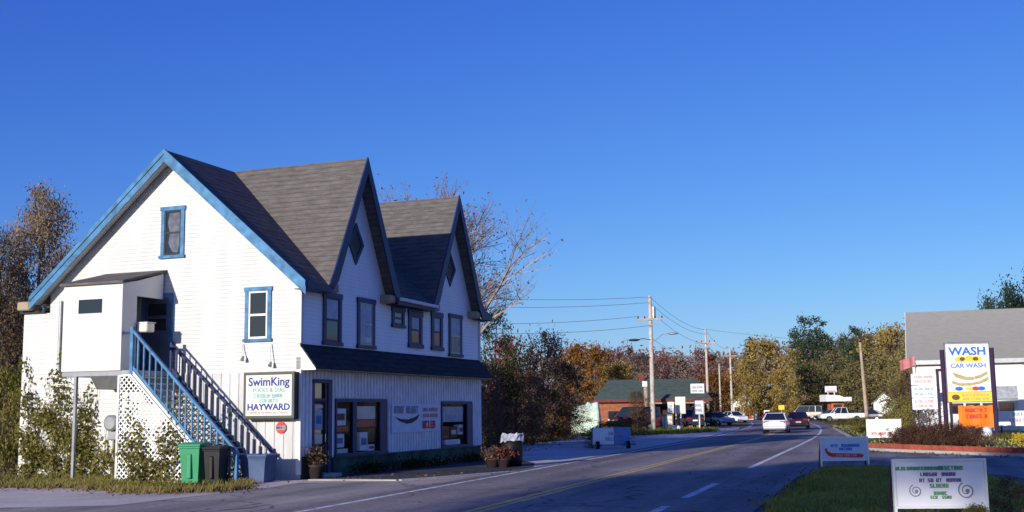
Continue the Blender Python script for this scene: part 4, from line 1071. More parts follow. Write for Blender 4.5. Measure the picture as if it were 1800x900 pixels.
for px, top, Y, w, k, lb in ((1012, 610, 150, 70, 'orange', 'orange tree rising left of the green roof'), (1046, 612, 165, 66, 'orange', 'tall orange tree behind the left end of the green roof'), (1090, 640, 160, 70, 'yellow', 'yellow-green tree behind the middle of the green roof'), (1098, 608, 258, 46, 'maroon', 'maroon tree on the skyline above the green roof'), (1160, 618, 258, 50, 'maroon', 'maroon tree on the skyline behind the near utility pole'), (1235, 612, 258, 46, 'maroon', 'maroon tree on the skyline at the second utility pole'), (1065, 622, 240, 80, 'mauve', 'dull brown tree behind the left half of the green roof'), (1125, 628, 235, 90, 'mauve', 'broad dull brown tree behind the near utility pole'), (1195, 632, 240, 90, 'mauve', 'broad dull brown tree between the two utility poles'), (1275, 632, 245, 70, 'mauve', 'dull brown tree behind the thin pole pair'), (1255, 660, 190, 60, 'orange', 'orange tree behind the pair of thin poles'), (1285, 655, 195, 50, 'orange', 'rust-orange tree right of the pair of thin poles'), (1250, 625, 260, 50, 'brown', 'brown tree on the skyline right of the second utility pole')):
    T(k, 'tree', lb, px, top, Y, w, G4)
G5 = 'trees along the bend of the road'
for px, top, Y, w, k, lb in ((1345, 600, 185, 105, 'yellow', 'large yellow tree behind the white car'), (1310, 640, 180, 60, 'yellow', 'smaller yellow-brown tree left of the large yellow one'), (1375, 650, 175, 60, 'yellow', 'low golden tree right above the cars'), (1318, 598, 255, 40, 'spruce', 'slim dark spruce on the skyline left of the yellow tree'), (1425, 640, 200, 70, 'olive', 'olive tree above the beige van'), (1465, 625, 205, 90, 'olive', 'broad olive tree behind the roadside stand'), (1500, 640, 190, 80, 'olive', 'olive tree left of the leaning pole'), (1545, 620, 190, 80, 'olive', 'olive tree right of the leaning pole'), (1560, 580, 230, 100, 'yellow', 'yellow-green tree on the skyline left of the car wash'), (1600, 600, 150, 80, 'olive', 'olive tree against the left end of the car wash'), (1405, 620, 240, 70, 'olive', 'grey-olive tree under the tall pine'), (1520, 590, 260, 90, 'brown', 'brown-green tree on the skyline behind the leaning pole'), (1450, 600, 265, 80, 'olive', 'olive tree on the skyline between the two pines'), (1575, 675, 120, 60, 'olive', 'low olive tree left of the white notice boards')):
    T(k, 'tree', lb, px, top, Y, w, G5)
T('pine', 'pine_tree', 'tall dark pine with a flat crown above the beige van', 1425, 560, 235, 76, G5)
T('pine', 'pine_tree', 'dark pine behind the top of the leaning pole', 1502, 578, 235, 60, G5)
T('dense_dark', 'tree', 'leftmost and lowest dark tree behind the grey roof of the car wash', 1738, 532, 125, 100, G5)
T('dense_dark', 'tree', 'dark tree rising behind the grey roof of the car wash near the right edge', 1775, 508, 128, 110, G5)
T('dense_dark', 'tree', 'tallest dark tree behind the car wash cut by the right edge', 1822, 488, 130, 130, G5)
# far wood that reads as one mass
rng = np.random.default_rng(77); pts = []
for i in range(2100):
    px = rng.uniform(-150, 1950); Y = rng.uniform(262, 330)
    top = np.interp(px, [0, 800, 900, 1000, 1100, 1200, 1300, 1400, 1500, 1600, 1900], [640, 640, 630, 624, 622, 628, 626, 606, 596, 580, 580])+rng.normal()*5
    X, _, Z = at(px, top, Y); zz = Z*rng.uniform(.12, 1)
    pts.append(rng.normal(size=(26, 3))*np.array([1.9, 1.9, 1.1])+np.array([X, Y, max(1, zz)]))
P = np.concatenate(pts); P = P[P[:, 2] > .2]
o = mesh_obj('distant_wood', quad_mesh('distant_wood', leaf_cloud(P, 1.0, rng), 'leaf_wood')); o['kind'] = 'stuff'
o['label'] = 'far brown autumn wood closing the view behind the village'
# ================================================================== STREET
def pole(label, x, y, h, arms=(), r=.15, lean=0, m='pole_weathered', name='utility_pole', z=0):
    a = thing(name, label, 'pole', (x, y, z), radians(-16), 'utility poles along the street')
    mb = MB(); mb.tube([(0, 0, -.3), (lean*.5, 0, h*.5), (lean, 0, h)], [r*1.15, r, r*.75], 10); mb.build('shaft', m, a)
    for az, aw in arms:
        mb = MB(); k = lean*az/h; mb.box(k-aw/2, k+aw/2, -.26, -.14, az-.07, az+.07); mb.bar((k-aw*.3, -.2, az-.05), (k, -.15, az-.6), .04, .04); mb.bar((k+aw*.3, -.2, az-.05), (k, -.15, az-.6), .04, .04)
        ca = mb.build('cross_arm', 'wood_pole', a)
        for t in (-.46, -.2, .2, .46):
            mb = MB(); mb.lathe([(.03, 0), (.06, .05), (.04, .1), (.06, .15), (.02, .2)], 8, (k+aw*t, -.2, az+.07)); mb.build('insulator', 'dark_metal', ca)
    return a
p1 = gp(1149, 760)
pl = pole('tall pale utility pole nearest the camera with a cross arm and street lamps', p1[0], p1[1], 10.9, ((9.0, 2.1),), .17)
for z_, ln in ((7.35, -1.0), (5.9, -.95)):
    mb = MB(); mb.tube([(0, -.15, z_), (ln*.6, -.18, z_+.12), (ln, -.18, z_+.05)], .035, 6); arm = mb.build('lamp_arm', 'dark_metal', pl)
    mb = MB(); mb.ellipsoid((ln-.35, -.18, z_+.02), (.48, .17, .11)); mb.build('lamp_head', 'dark_metal', arm, True)
mb = MB(); mb.tube([(.28, -.1, 9.1), (.28, -.1, 10.0)], .17, 10); mb.build('transformer', 'metal_grey', pl)
x, _, z = at(1240, 578, 133); p2 = (x, 133); pole('second utility pole, pale and thin against the brown wood', x, 133, z, ((z-1.6, 2.2),), .15)
x, _, z = at(1283, 612, 180); p3 = (x, 180, z); pole('pale utility pole at the right of the thin pair beyond the brick shop', x, 180, z, ((z-1.2, 2.2),), .17)
x, _, z = at(1264, 640, 185); pole('short bare pole at the left of the thin pair beyond the brick shop', x, 185, z, (), .14)
x, _, z = at(1518, 602, 135); pole('leaning orange-brown wooden pole right of the road', x-.05, 135, z, (), .19, -.35, 'wood_pole')
p0 = (-17.0, 78)
pole('utility pole standing hidden behind the shop roof', p0[0], p0[1], 10.9, ((9.0, 2.1),))
# single street lamp hanging out over the road from the second pole
a = thing('street_lamp', 'street lamp head on a thin arm to the right of the near utility pole', 'lamp', (p1[0]+.02, p1[1]-.1, 7.2), radians(-16))
mb = MB(); mb.tube([(.16, 0, 0), (.9, 0, .55), (1.5, 0, .62)], .025, 6); mb.build('arm', 'metal_grey', a)
mb = MB(); mb.ellipsoid((1.75, 0, .6), (.42, .16, .09)); mb.build('lamp_head', 'metal_grey', a, True)
def wire(label, A, B_, sag, r=.017):
    n = 14; mb = MB(); A = Vector(A); B_ = Vector(B_)
    pts = []
    for i in range(n+1):
        t = i/n; p = A.lerp(B_, t)-Vector(A); p = p+Vector((0, 0, -4*sag*t*(1-t))); pts.append(p)
    mb.tube(pts, r, 4); o = mb.build('power_line', 'metal_grey'); o.location = A
    tag(o, label, 'wire', 'overhead wires')
wire('topmost overhead wire running left from the near pole to behind the shop', (p0[0], p0[1], 10.9), (p1[0], p1[1]-.2, 10.8), .7)
wire('second overhead wire just under the topmost one left of the near pole', (p0[0], p0[1], 10.3), (p1[0]-.1, p1[1]-.2, 10.35), .8)
wire('upper wire of the low pair running left from the near pole cross arm', (p0[0]-.9, p0[1], 9.1), (p1[0]-.9, p1[1]-.2, 9.25), .9)
wire('lower wire of the low pair running left from the near pole cross arm', (p0[0]+.9, p0[1], 8.6), (p1[0], p1[1]-.2, 8.5), 1.0)
for k, (dz, lb) in enumerate(((-.1, 'topmost wire from the near pole to the second pole'), (-.6, 'second wire from the near pole to the second pole'), (-1.75, 'cross arm wire from the near pole to the second pole'), (-3.4, 'lowest cable from the near pole to the second pole'))):
    wire(lb, (p1[0]+(.6 if k == 2 else .05), p1[1], 10.9+dz), (p2[0]+(.6 if k == 2 else .05), p2[1], z*0+at(1240, 578, 133)[2]+dz), .6)
wire('topmost wire from the second pole to the thin pole beyond', (p2[0], p2[1], at(1240, 578, 133)[2]-.1), p3, .8)
wire('lower wire from the second pole to the thin pole beyond', (p2[0], p2[1], at(1240, 578, 133)[2]-1.6), (p3[0], p3[1], p3[2]-1.2), .9)
wire('long wire running right from the second pole over the trees', (p2[0], p2[1], at(1240, 578, 133)[2]-.05), at(1650, 606, 150), .5, .015)
wire('wire crossing the russet trees at the left edge', (p0[0], p0[1], 9.2), at(-60, 415, 80), .5)

# trailer sign on the gravel
sx, sy = gp(1075, 788.5); ang = radians(8)
a = thing('trailer_sign', 'white reader board, shaded half coloured blue, on a low two-wheeled trailer on the gravel', 'sign', (sx, sy, .01), ang)
mb = MB(); mb.bbox(-.92, .92, -.07, .10, .16, .98, .02); mb.build('cabinet', 'metal_grey', a)
mb = MB(); mb.box(-.89, .10, -.085, -.072, .19, .95); mb.build('board', 'white_board', a)
mb = MB(); mb.box(.10, .89, -.085, -.072, .19, .95); mb.build('board', mat('board_shade_blue', (.13, .26, .56), .5, .15, 3), a)  # right half carries its shade as blue colour
mb = MB(); mb.bar((-1.05, .3, .17), (1.25, .3, .17), .06, .06); mb.bar((-.6, -.5, .15), (-.6, .75, .15), .05, .05); mb.bar((.6, -.2, .15), (.6, .75, .15), .05, .05); mb.bar((-.9, .02, .3), (-.9, .02, -.0), .05, .05); mb.bar((.9, .02, .3), (.9, .02, -.0), .05, .05); mb.build('trailer_frame', 'dark_metal', a)
for x_ in (-.72, .74):
    w = MB(); w.tube([(x_-.07, -.28, .17), (x_+.07, -.28, .17)], .18, 16); wh = w.build('wheel', 'rubber', a)
    w = MB(); w.tube([(x_-.075, -.28, .17), (x_+.075, -.28, .17)], .09, 12); w.build('rim', 'metal_grey', wh)
rng_g = random.Random(9)
mb = MB(); glyphs(mb, -.15, .6, .62, .16, -.088, rng_g, [3, 3]); glyphs(mb, -.3, .45, .36, .16, -.088, rng_g, [4, 2]); mb.build('board_lettering', 'ink_grey', a)
B('bush', 'bush', 'dark leafy bush rising behind the trailer sign', 1072, 778, 1.1, 3.0)
B('dry_bush', 'weeds', 'dry weed clump at the left end of the trailer sign', 1040, 788, .5, .8)
B('bush', 'bush', 'low pale weed clump at the edge of the thicket left of the trailer sign', 968, 770, .5, .7)

# ------------------------------------------------------------------ brick shop
BX, BY = at(1053, 745, 112)[0], 112.0
W_, D_, H_ = 10.2, 7.0, 2.75
br = thing('brick_shop', 'small single-storey brick shop with a green hipped roof and open porch behind the pole', 'building', (BX, BY, 0), radians(-4))
mb = MB(); mb.box(0, 4.6, 0, D_, 0, H_); mb.box(4.6, W_, 1.9, D_, 0, H_); br_w = mb.build('wall', 'brick_orange', br)
mb = MB(); ov = .5
v = [(-ov, -ov, H_), (W_+ov, -ov, H_), (W_+ov, D_+ov, H_), (-ov, D_+ov, H_), (1.0, D_/2, H_+2.0), (W_-.6, D_/2, H_+2.0)]
mb.add(v, [(0, 1, 5, 4), (1, 2, 5), (2, 3, 4, 5), (3, 0, 4), (3, 2, 1, 0)]); mb.build('roof', 'shingle_green', br)
mb = MB(); mb.box(-ov-.01, W_+ov+.01, -ov-.03, -ov, H_-.22, H_+.03); mb.box(-ov-.03, -ov, -ov, D_+ov, H_-.22, H_+.03); mb.build('fascia', 'brick_dark', br)
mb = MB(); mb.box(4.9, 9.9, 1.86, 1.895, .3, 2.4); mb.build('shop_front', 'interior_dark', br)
for k in range(3):
    mb = MB(); mb.box(7.6+k*.8, 8.3+k*.8, 1.80, 1.85, .7, 2.2); mb.build('window', 'dark_glass', br)
for xx in (4.9, 7.3, 9.9): mb = MB(); mb.box(xx-.07, xx+.07, -.3, -.16, 0, H_-.22); mb.build('porch_post', 'tan_trim', br)
mb = MB(); mb.box(4.65, 10.1, -.34, -.2, H_-.42, H_-.24); mb.build('porch_beam', 'tan_trim', br)
mb = MB(); mb.box(.9, 2.6, -.05, -.002, .5, 1.7); w = mb.build('window', 'dark_glass', br)
mb = MB(); mb.box(3.0, 3.9, -.05, -.002, .05, 2.1); mb.build('door', 'brick_dark', br)
mb = MB(); mb.box(4.0, 4.5, 3.0, 3.6, H_+.8, H_+2.5); mb.build('chimney', 'brick_dark', br)

# ------------------------------------------------------------------ vehicles
def loft(mb, st, mi=0):
    """st: list of (x, ring[(y,z)...]) -> closed skin"""
    o = len(mb.v); n = len(st[0][1])
    for x, ring in st:
        for y, z in ring: mb.v.append((x, y, z))
    for i in range(len(st)-1):
        for k in range(n): mb.f.append((o+i*n+k, o+i*n+(k+1) % n, o+(i+1)*n+(k+1) % n, o+(i+1)*n+k)); mb.m.append(mi)
    mb.f.append(tuple(o+k for k in range(n-1, -1, -1))); mb.m.append(mi)
    e = o+(len(st)-1)*n; mb.f.append(tuple(e+k for k in range(n))); mb.m.append(mi)
def ring(zb, zt, hw):
    zm = zb+(zt-zb)*.5
    return [(-hw*.9, zb), (-hw*.98, zb+.06), (-hw, zm), (-hw*.97, zt-.08), (-hw*.86, zt), (hw*.86, zt), (hw*.97, zt-.08), (hw, zm), (hw*.98, zb+.06), (hw*.9, zb)]
def car(name, label, x, y, rz, paint, kind='sedan', group=None, lower='dark_metal'):
    """local +x is the front"""
    a = thing(name, label, 'pickup' if kind == 'pickup' else ('van' if kind == 'van' else 'car'), (x, y, .014), rz, group)
    mb = MB(); wheels = (-1.38, 1.35); R = .32; hw = .86
    if kind == 'sedan':
        loft(mb, [(-2.26, ring(.42, .78, .70)), (-2.18, ring(.30, .92, .80)), (-1.6, ring(.24, .97, .86)), (-.6, ring(.22, .95, .88)), (.6, ring(.22, .93, .88)), (1.3, ring(.22, .88, .86)), (1.95, ring(.24, .78, .82)), (2.22, ring(.34, .66, .70))])
        base = (-1.72, 1.02, .80, .94); roof = (-.98, .30, .60, 1.40)
    elif kind == 'suv':
        hw = .90; R = .35
        loft(mb, [(-2.22, ring(.45, .95, .78)), (-2.12, ring(.36, 1.05, .86)), (-.6, ring(.30, 1.06, .91)), (.8, ring(.30, 1.04, .91)), (1.4, ring(.30, 1.0, .90)), (2.0, ring(.32, .88, .86)), (2.2, ring(.42, .75, .74))])
        base = (-2.05, 1.1, .84, 1.03); roof = (-1.75, .45, .68, 1.70)
    elif kind == 'van':
        hw = .95; R = .35
        loft(mb, [(-2.4, ring(.45, 1.1, .85)), (-2.3, ring(.36, 1.2, .92)), (-.6, ring(.32, 1.2, .95)), (1.0, ring(.32, 1.18, .95)), (1.7, ring(.34, 1.05, .92)), (2.3, ring(.4, .8, .80))])
        base = (-2.3, 1.6, .90, 1.18); roof = (-2.2, .9, .80, 2.0)
    else:
        hw = .93; R = .38; wheels = (-1.6, 1.65)
        loft(mb, [(-2.7, ring(.5, 1.02, .86)), (-2.6, ring(.42, 1.06, .92)), (-.55, ring(.40, 1.06, .94)), (.9, ring(.40, 1.08, .94)), (1.5, ring(.40, 1.08, .93)), (2.4, ring(.44, 1.0, .90)), (2.65, ring(.5, .85, .82))])
        base = (-.6, 1.2, .86, 1.06); roof = (-.45, .65, .70, 1.72)
    mb.build('body', paint, a, False)
    b0, b1, bw, bz = base; r0, r1, rw, rz_2 = roof
    mb = MB(); v = [(b0, -bw, bz), (b1, -bw, bz), (b1, bw, bz), (b0, bw, bz), (r0, -rw, rz_2), (r1, -rw, rz_2), (r1, rw, rz_2), (r0, rw, rz_2)]
    mb.add(v, [(0, 1, 5, 4), (1, 2, 6, 5), (2, 3, 7, 6), (3, 0, 4, 7)]); mb.build('window', 'car_glass', a)
    mb = MB(); c = .12
    v2 = [(r0-.03, -rw-.02, rz_2-.02), (r1+.03, -rw-.02, rz_2-.02), (r1+.03, rw+.02, rz_2-.02), (r0-.03, rw+.02, rz_2-.02), (r0+c, -rw+c, rz_2+.045), (r1-c, -rw+c, rz_2+.045), (r1-c, rw-c, rz_2+.045), (r0+c, rw-c, rz_2+.045)]
    mb.add(v2, [(3, 2, 1, 0), (4, 5, 6, 7), (0, 1, 5, 4), (1, 2, 6, 5), (2, 3, 7, 6), (3, 0, 4, 7)])
    for s_ in (-1, 1):
        mb.bar((b0-.01, s_*bw, bz-.02), (r0-.01, s_*rw, rz_2), .07, .06); mb.bar((b1, s_*bw, bz-.02), (r1, s_*rw, rz_2), .07, .05)
        mx_ = (b0+b1)/2; mb.bar((mx_, s_*(bw+.005), bz-.02), ((r0+r1)/2, s_*(rw+.005), rz_2), .07, .03)
        if kind in ('van', 'suv'): mb.bar((b0+.9, s_*(bw+.005), bz-.02), (r0+.8, s_*(rw+.005), rz_2), .09, .03)
    mb.build('roof', paint, a)
    for wx in wheels:
        for s_ in (-1, 1):
            mb = MB(); mb.tube([(wx, s_*(hw-.20), R), (wx, s_*(hw-.0), R), (wx, s_*(hw+.015), R)], [R, R, R*.9], 18); w = mb.build('wheel', 'rubber', a)
            mb = MB(); mb.tube([(wx, s_*(hw+.0), R), (wx, s_*(hw+.025), R)], R*.6, 14); mb.build('rim', 'chrome', w)
    rear = mb0 = {'sedan': -2.21, 'suv': -2.18, 'van': -2.36, 'pickup': -2.66}[kind]; fr = {'sedan': 2.06, 'suv': 2.08, 'van': 2.1, 'pickup': 2.52}[kind]
    zl = {'sedan': .72, 'suv': .85, 'van': .95, 'pickup': .82}[kind]
    for s_ in (-1, 1):
        mb = MB(); mb.bbox(rear-.04, rear+.12, s_*.56-.19, s_*.56+.19, zl, zl+.15, .02); mb.build('tail_light', 'lamp_red', a)
        mb = MB(); mb.bbox(fr-.05, fr+.10, s_*.58-.16, s_*.58+.16, zl-.06, zl+.07, .02); mb.build('headlight', 'lamp_clear', a)
        mb = MB(); mb.bbox(b1-.25, b1-.10, s_*(hw+.08)-.09, s_*(hw+.08)+.09, bz-.02, bz+.12, .02); mb.build('mirror', paint, a)
    mb = MB(); mb.bbox(rear-.10, rear+.1, -.78, .78, .34, .52, .03); mb.bbox(fr+.0, fr+.16, -.74, .74, .34, .50, .03); mb.build('bumper', lower, a)
    mb = MB(); mb.box(rear-.075, rear-.045, -.22, .22, zl-.14, zl-.01) if kind != 'sedan' else mb.box(rear-.075, rear-.045, -.22, .22, .56, .68); mb.build('number_plate', 'paper_white', a)
    if kind == 'pickup':
        mb = MB(); mb.box(-2.5, -.75, -.78, .78, 1.061, 1.075); mb.build('load_bed', 'dark_box', a)
    return a
HD = radians(90-16.5)
x, y = gp(1374, 762); car('sedan', 'white sedan driving away from the camera in the right lane', x, y+1.5, HD, 'car_white', 'sedan', None, 'car_silver')
x, _, _ = at(1403, 740, 98); car('sedan', 'dark red car driving just ahead of the white sedan', x, 98, radians(90-13), 'car_maroon', 'sedan')
x, _, _ = at(1357, 735, 122); car('sedan', 'bright red car coming towards the camera behind the white sedan', x, 122, radians(-100), 'car_red', 'sedan')
x, _, _ = at(1480, 735, 142); car('pickup_truck', 'white pickup truck parked side-on at the right of the bend', x, 142, radians(175), 'car_white', 'pickup')
x, _, _ = at(1462, 726, 160); car('parked_car', 'dark car parked behind the white pickup', x, 160, radians(185), 'car_dark', 'sedan')
x, _, _ = at(1417, 728, 168); car('parked_van', 'beige van at the bend of the road beyond the traffic', x, 168, radians(160), 'car_beige', 'van')
x, _, _ = at(1524, 730, 146); car('parked_car', 'dark car parked right of the white pickup', x, 146, radians(150), 'car_dark', 'sedan')
x, _, _ = at(1114, 752, 101); car('parked_van', 'dark maroon van parked side-on in front of the brick shop', x, 101, radians(176), 'car_maroon', 'van')
x, _, _ = at(1212, 745, 107); car('parked_car', 'dark blue car parked under the porch end of the brick shop', x, 107, radians(95), 'car_dark', 'suv')
x, _, _ = at(1258, 735, 128); car('parked_car', 'silver car parked beyond the brick shop beside the road', x, 128, radians(-60), 'car_silver', 'sedan')
x, _, _ = at(1290, 728, 150); car('parked_car', 'white car parked at the left of the bend', x, 150, radians(-70), 'car_white', 'sedan')

# ------------------------------------------------------------------ small things in front of the brick shop
def post_sign(label, px, pyb, Y, w, h, zb, m, gl=None, post='white_trim', group=None):
    X, _, _ = at(px, pyb, Y); a = thing('post_sign', label, 'sign', (X, Y, 0), radians(-6), group)
    mb = MB(); mb.box(-.05, .05, 0, .08, 0, zb+h*.9); mb.build('post', post, a)
    mb = MB(); mb.bbox(-w/2, w/2, -.08, -.002, zb, zb+h, .02); mb.build('panel', m, a)
    if gl: mb = MB(); glyphs(mb, -w*.4, w*.4, zb+h*.55, h*.22, -.083, rng_g); glyphs(mb, -w*.4, w*.4, zb+h*.2, h*.22, -.083, rng_g); mb.build('lettering', gl, a)
    return a
post_sign('small white sign on a thin post at the edge of the far verge', 1230, 752, 100, .75, 1.15, 1.35, 'white_board', 'ink_grey')
post_sign('small tall white sign by the porch of the brick shop', 1180, 745, 103, .55, 1.0, 1.45, 'white_board', 'ink_grey')
post_sign('round-topped pale grey sign standing left of the porch window', 1197, 745, 104, .9, 1.5, 1.4, 'cream_board')
a = post_sign('tall white-topped price sign with dark panels right of the brick shop', 1228, 745, 112, 1.3, 1.0, 3.2, 'white_board', 'ink_grey', 'tan_trim')
mb = MB(); mb.box(-.6, .6, -.06, .0, 2.0, 3.15); mb.build('price_panel', 'brick_dark', a)
mb = MB(); glyphs(mb, -.5, .5, 2.6, .35, -.064, rng_g); glyphs(mb, -.5, .5, 2.15, .3, -.064, rng_g); mb.build('lettering', 'ink_tan', a)
X = at(1168, 750, 101)[0]; a = thing('ice_chest', 'tan chest with a pale front standing before the brick shop porch', 'chest', (X, 101, 0), radians(-5))
mb = MB(); mb.bbox(-.75, .75, 0, .6, .05, 1.35, .05); mb.build('cabinet', 'tan_trim', a)
mb = MB(); mb.box(-.68, -.03, -.02, -.002, .2, 1.2); mb.box(.03, .68, -.02, -.002, .2, 1.2); mb.build('door', 'paper_cream', a)
X = at(1137, 745, 108)[0]; a = thing('wooden_post', 'thick orange wooden post beside the near utility pole', 'post', (X, 108, 0))
mb = MB(); mb.tube([(0, 0, -.1), (.02, 0, 2.2), (0, 0, 4.0)], [.26, .24, .2], 10); mb.build('shaft', 'wood_pole', a)
mb = MB(); mb.box(-.35, .1, -.3, -.2, 3.9, 4.4); mb.build('cap_board', 'white_board', a)
for px, py, r, lb in ((1190, 758, .32, 'white painted boulder on the verge below the ice chest'), (1222, 752, .30, 'pale boulder on the verge left of the post sign'), (1234, 752, .40, 'largest white boulder at the foot of the post sign'), (1210, 752, .24, 'smallest pale boulder on the far verge')):
    x, y = gp(px, py); a = thing('boulder', lb, 'boulder', (x, y, 0), random.uniform(0, 3), 'pale boulders on the far verge')
    mb = MB(); mb.ellipsoid((0, 0, r*.75), (r*1.15, r, r*.85), 12, 7, 0, .06); mb.build('stone', 'stone_white', a, True)
B('dry_bush', 'bush', 'dark dry bush at the foot of the near utility pole', 1125, 765, 1.2, 1.4)
T('near_dark', 'tree', 'dark shadowy tree standing against the brick shop left of the pole', 1120, 688, 99, 42)
T('near_dark', 'tree', 'dark tree in the gap right of the brick shop', 1248, 690, 118, 50)
# distant houses and stand
X = at(1308, 725, 188)[0]; a = thing('cottage', 'small white cottage with a red door far down the left side of the street', 'building', (X, 188, 0), radians(-15))
mb = MB(); mb.prism([(-1.9, 0), (1.9, 0), (1.9, 2.4), (0, 4.0), (-1.9, 2.4)], lambda p, q, c: (p, c, q), 0, 4); mb.build('wall', 'white_trim', a)
mb = MB(); mb.prism([(-2.2, 2.25), (0, 4.1), (0, 4.3), (-2.3, 2.35)], lambda p, q, c: (p, c, q), -.3, 4.3); mb.prism([(2.2, 2.25), (2.3, 2.35), (0, 4.3), (0, 4.1)], lambda p, q, c: (p, c, q), -.3, 4.3); mb.build('roof', 'shingle_grey', a)
mb = MB(); mb.box(.1, 1.3, -.06, -.002, .1, 2.2); mb.build('door', 'box_red', a)
mb = MB(); mb.box(-1.5, -.6, -.06, -.002, 1.0, 2.0); mb.build('window', 'dark_glass', a)
X = at(1473, 725, 165)[0]; a = thing('roadside_stand', 'small orange roadside stand with a white flared canopy and white board on its roof', 'stand', (X, 165, 0), radians(4))
mb = MB(); mb.box(-.9, .9, 0, 1.6, 0, 2.7); mb.build('booth', 'orange_banner', a).data.materials[0] = mat('stand_orange', (.5, .13, .06), .7, .3, 2)
mb = MB(); mb.prism([(-1.9, 2.6), (1.75, 2.6), (1.75, 3.2), (.6, 3.2), (0, 3.45), (-1.9, 3.55)], lambda p, q, c: (p, c, q), -.9, 1.9); mb.build('canopy', 'white_trim', a)
mb = MB(); mb.box(-1.75, -.1, -.2, -.08, 3.9, 4.75); mb.box(-1.4, -1.3, -.15, -.1, 3.4, 3.9); mb.box(-.5, -.4, -.15, -.1, 3.4, 3.9); mb.build('roof_board', 'white_board', a)
mb = MB(); mb.box(-1.6, -.25, -.24, -.205, 3.95, 4.15); mb.build('board_stripe', 'ink_pink', a)
mb = MB(); mb.box(-.6, .6, -.03, -.002, 1.1, 2.2); mb.build('serving_hatch', 'interior_dark', a)
X = at(1555, 725, 150)[0]; a = thing('shed', 'small white gabled shed with a brown base half hidden by trees at the right', 'building', (X, 150, 0), radians(-20))
mb = MB(); mb.prism([(-1.3, .9), (1.3, .9), (1.3, 2.3), (0, 3.5), (-1.3, 2.3)], lambda p, q, c: (p, c, q), 0, 3); mb.build('wall', 'white_trim', a)
mb = MB(); mb.box(-1.35, 1.35, -.05, 3.05, 0, .9); mb.build('base', 'brick_dark', a)
mb = MB(); mb.prism([(-1.55, 2.05), (0, 3.5), (0, 3.65), (-1.6, 2.15)], lambda p, q, c: (p, c, q), -.2, 3.2); mb.prism([(1.55, 2.05), (1.6, 2.15), (0, 3.65), (0, 3.5)], lambda p, q, c: (p, c, q), -.2, 3.2); mb.build('roof', 'shingle_grey', a)
mb = MB(); mb.box(-.5, .3, -.04, -.002, 1.0, 2.2); mb.build('door', 'pale_panel', a)
post_sign('small yellow road sign beyond the roof of the white sedan', 1374, 726, 150, .75, .6, 1.55, 'yellow_panel', None, 'metal_grey')
# little white markers beyond the bend
post_sign('small white roadside board left of the beige van', 1348, 728, 165, .8, .7, .8, 'white_board')
# ================================================================== RIGHT SIDE
CW = at(1599, 700, 80); cw = thing('car_wash', 'long white car wash building with a broad pale grey roof at the right edge', 'building', (CW[0], 80, .05), radians(-19.5))
ez = at(1622, 627, 80)[2]; rzz = at(1600, 551, 86)[2]
mb = MB(); mb.prism([(0, 0), (12, 0), (12, ez-.1), (6, rzz-.25), (0, ez-.1)], lambda p, q, c: (c, p, q), .3, .6)
mb.box(.6, 36, 0, .3, 3.0, ez-.1); x = .6
for k in range(6): mb.box(x, x+1.6, 0, .3, 0, 3.0); x += 6.2
mb.box(.6, 36, 11.7, 12, 0, ez-.1); mb.box(35.7, 36, .3, 11.7, 0, ez-.1); mb.build('wall', 'white_trim', cw)
mb = MB(); mb.prism([(-.5, ez-.35), (6, rzz), (12.5, ez-.35), (12.5, ez-.5), (6, rzz-.18), (-.5, ez-.5)], lambda p, q, c: (c, p, q), -.05, 36.4); mb.build('roof', 'shingle_grey', cw)
mb = MB(); mb.box(-.05, 36.4, -.53, -.505, ez-.62, ez-.33); mb.build('eave_board', 'metal_grey', cw)
mb = MB(); mb.box(-.09, -.055, -.52, 6, 0, .0001); 
mb = MB(); mb.prism([(-.52, ez-.33), (6, rzz+.02), (6, rzz-.35), (-.52, ez-.7)], lambda p, q, c: (c, p, q), -.10, -.052); mb.build('verge_board', 'white_trim', cw)
for k in range(5):
    xa = 2.2+k*6.2
    mb = MB(); mb.box(xa, xa+4.6, -.06, -.002, 2.15, 3.0); mb.build('bay_header', 'ink_grey', cw)
    mb = MB(); mb.box(xa, xa+4.6, .12, .2, 0, 3.0); d = mb.build('bay_door', 'pale_panel', cw)
    mb = MB(); [mb.box(xa+.3+j*1.05, xa+1.2+j*1.05, .09, .118, 1.2, 1.9) for j in range(4)]; mb.build('door_light', 'dark_glass', d)
mb = MB(); mb.tube([(6.4, -.12, 4.7), (9.5, -.12, 3.9), (14, -.12, 3.3)], .07, 8); mb.build('hose_pipe', 'metal_grey', cw)

# pylon sign
pY = 66; c = at(1711, 760, pY); py_ = thing('pylon_sign', 'tall car wash sign with blue WASH letters and a yellow strip between dark posts', 'sign', (c[0], pY, .1), radians(-9))
zz = lambda py: at(1711, py, pY)[2]-.1
mb = MB(); mb.tube([(-1.42, 0, -.1), (-1.42, 0, zz(614))], .13, 10); mb.tube([(1.26, 0, -.1), (1.26, 0, zz(612))], .13, 10); mb.build('post', mat('post_plum', (.035, .015, .05), .5, .2), py_)
mb = MB(); mb.bbox(-1.30, 1.13, -.12, .12, zz(707), zz(601), .04); mb.build('cabinet', 'metal_grey', py_)
mb = MB(); mb.box(-1.24, 1.07, -.135, -.122, zz(688), zz(605)); mb.build('face', 'white_board', py_)
mb = MB(); mb.box(-1.26, 1.09, -.145, -.122, zz(706), zz(689)); ys = mb.build('yellow_strip', 'yellow_panel', py_)
mb = MB(); mb.ellipsoid((-.85, -.15, zz(698)), (.22, .01, .16)); mb.build('strip_emblem', 'box_brown', ys)
mb = MB(); glyphs(mb, -.5, .95, zz(696.5), .12, -.147, rng_g, [5, 4]); glyphs(mb, -.5, .95, zz(703), .12, -.147, rng_g, [4, 6]); mb.build('strip_print', 'ink_tan', ys)
text_obj('lettering', 'WASH', .62, 'ink_bright_blue', py_, (-.08, -.14, zz(618)), 1.12, .02)
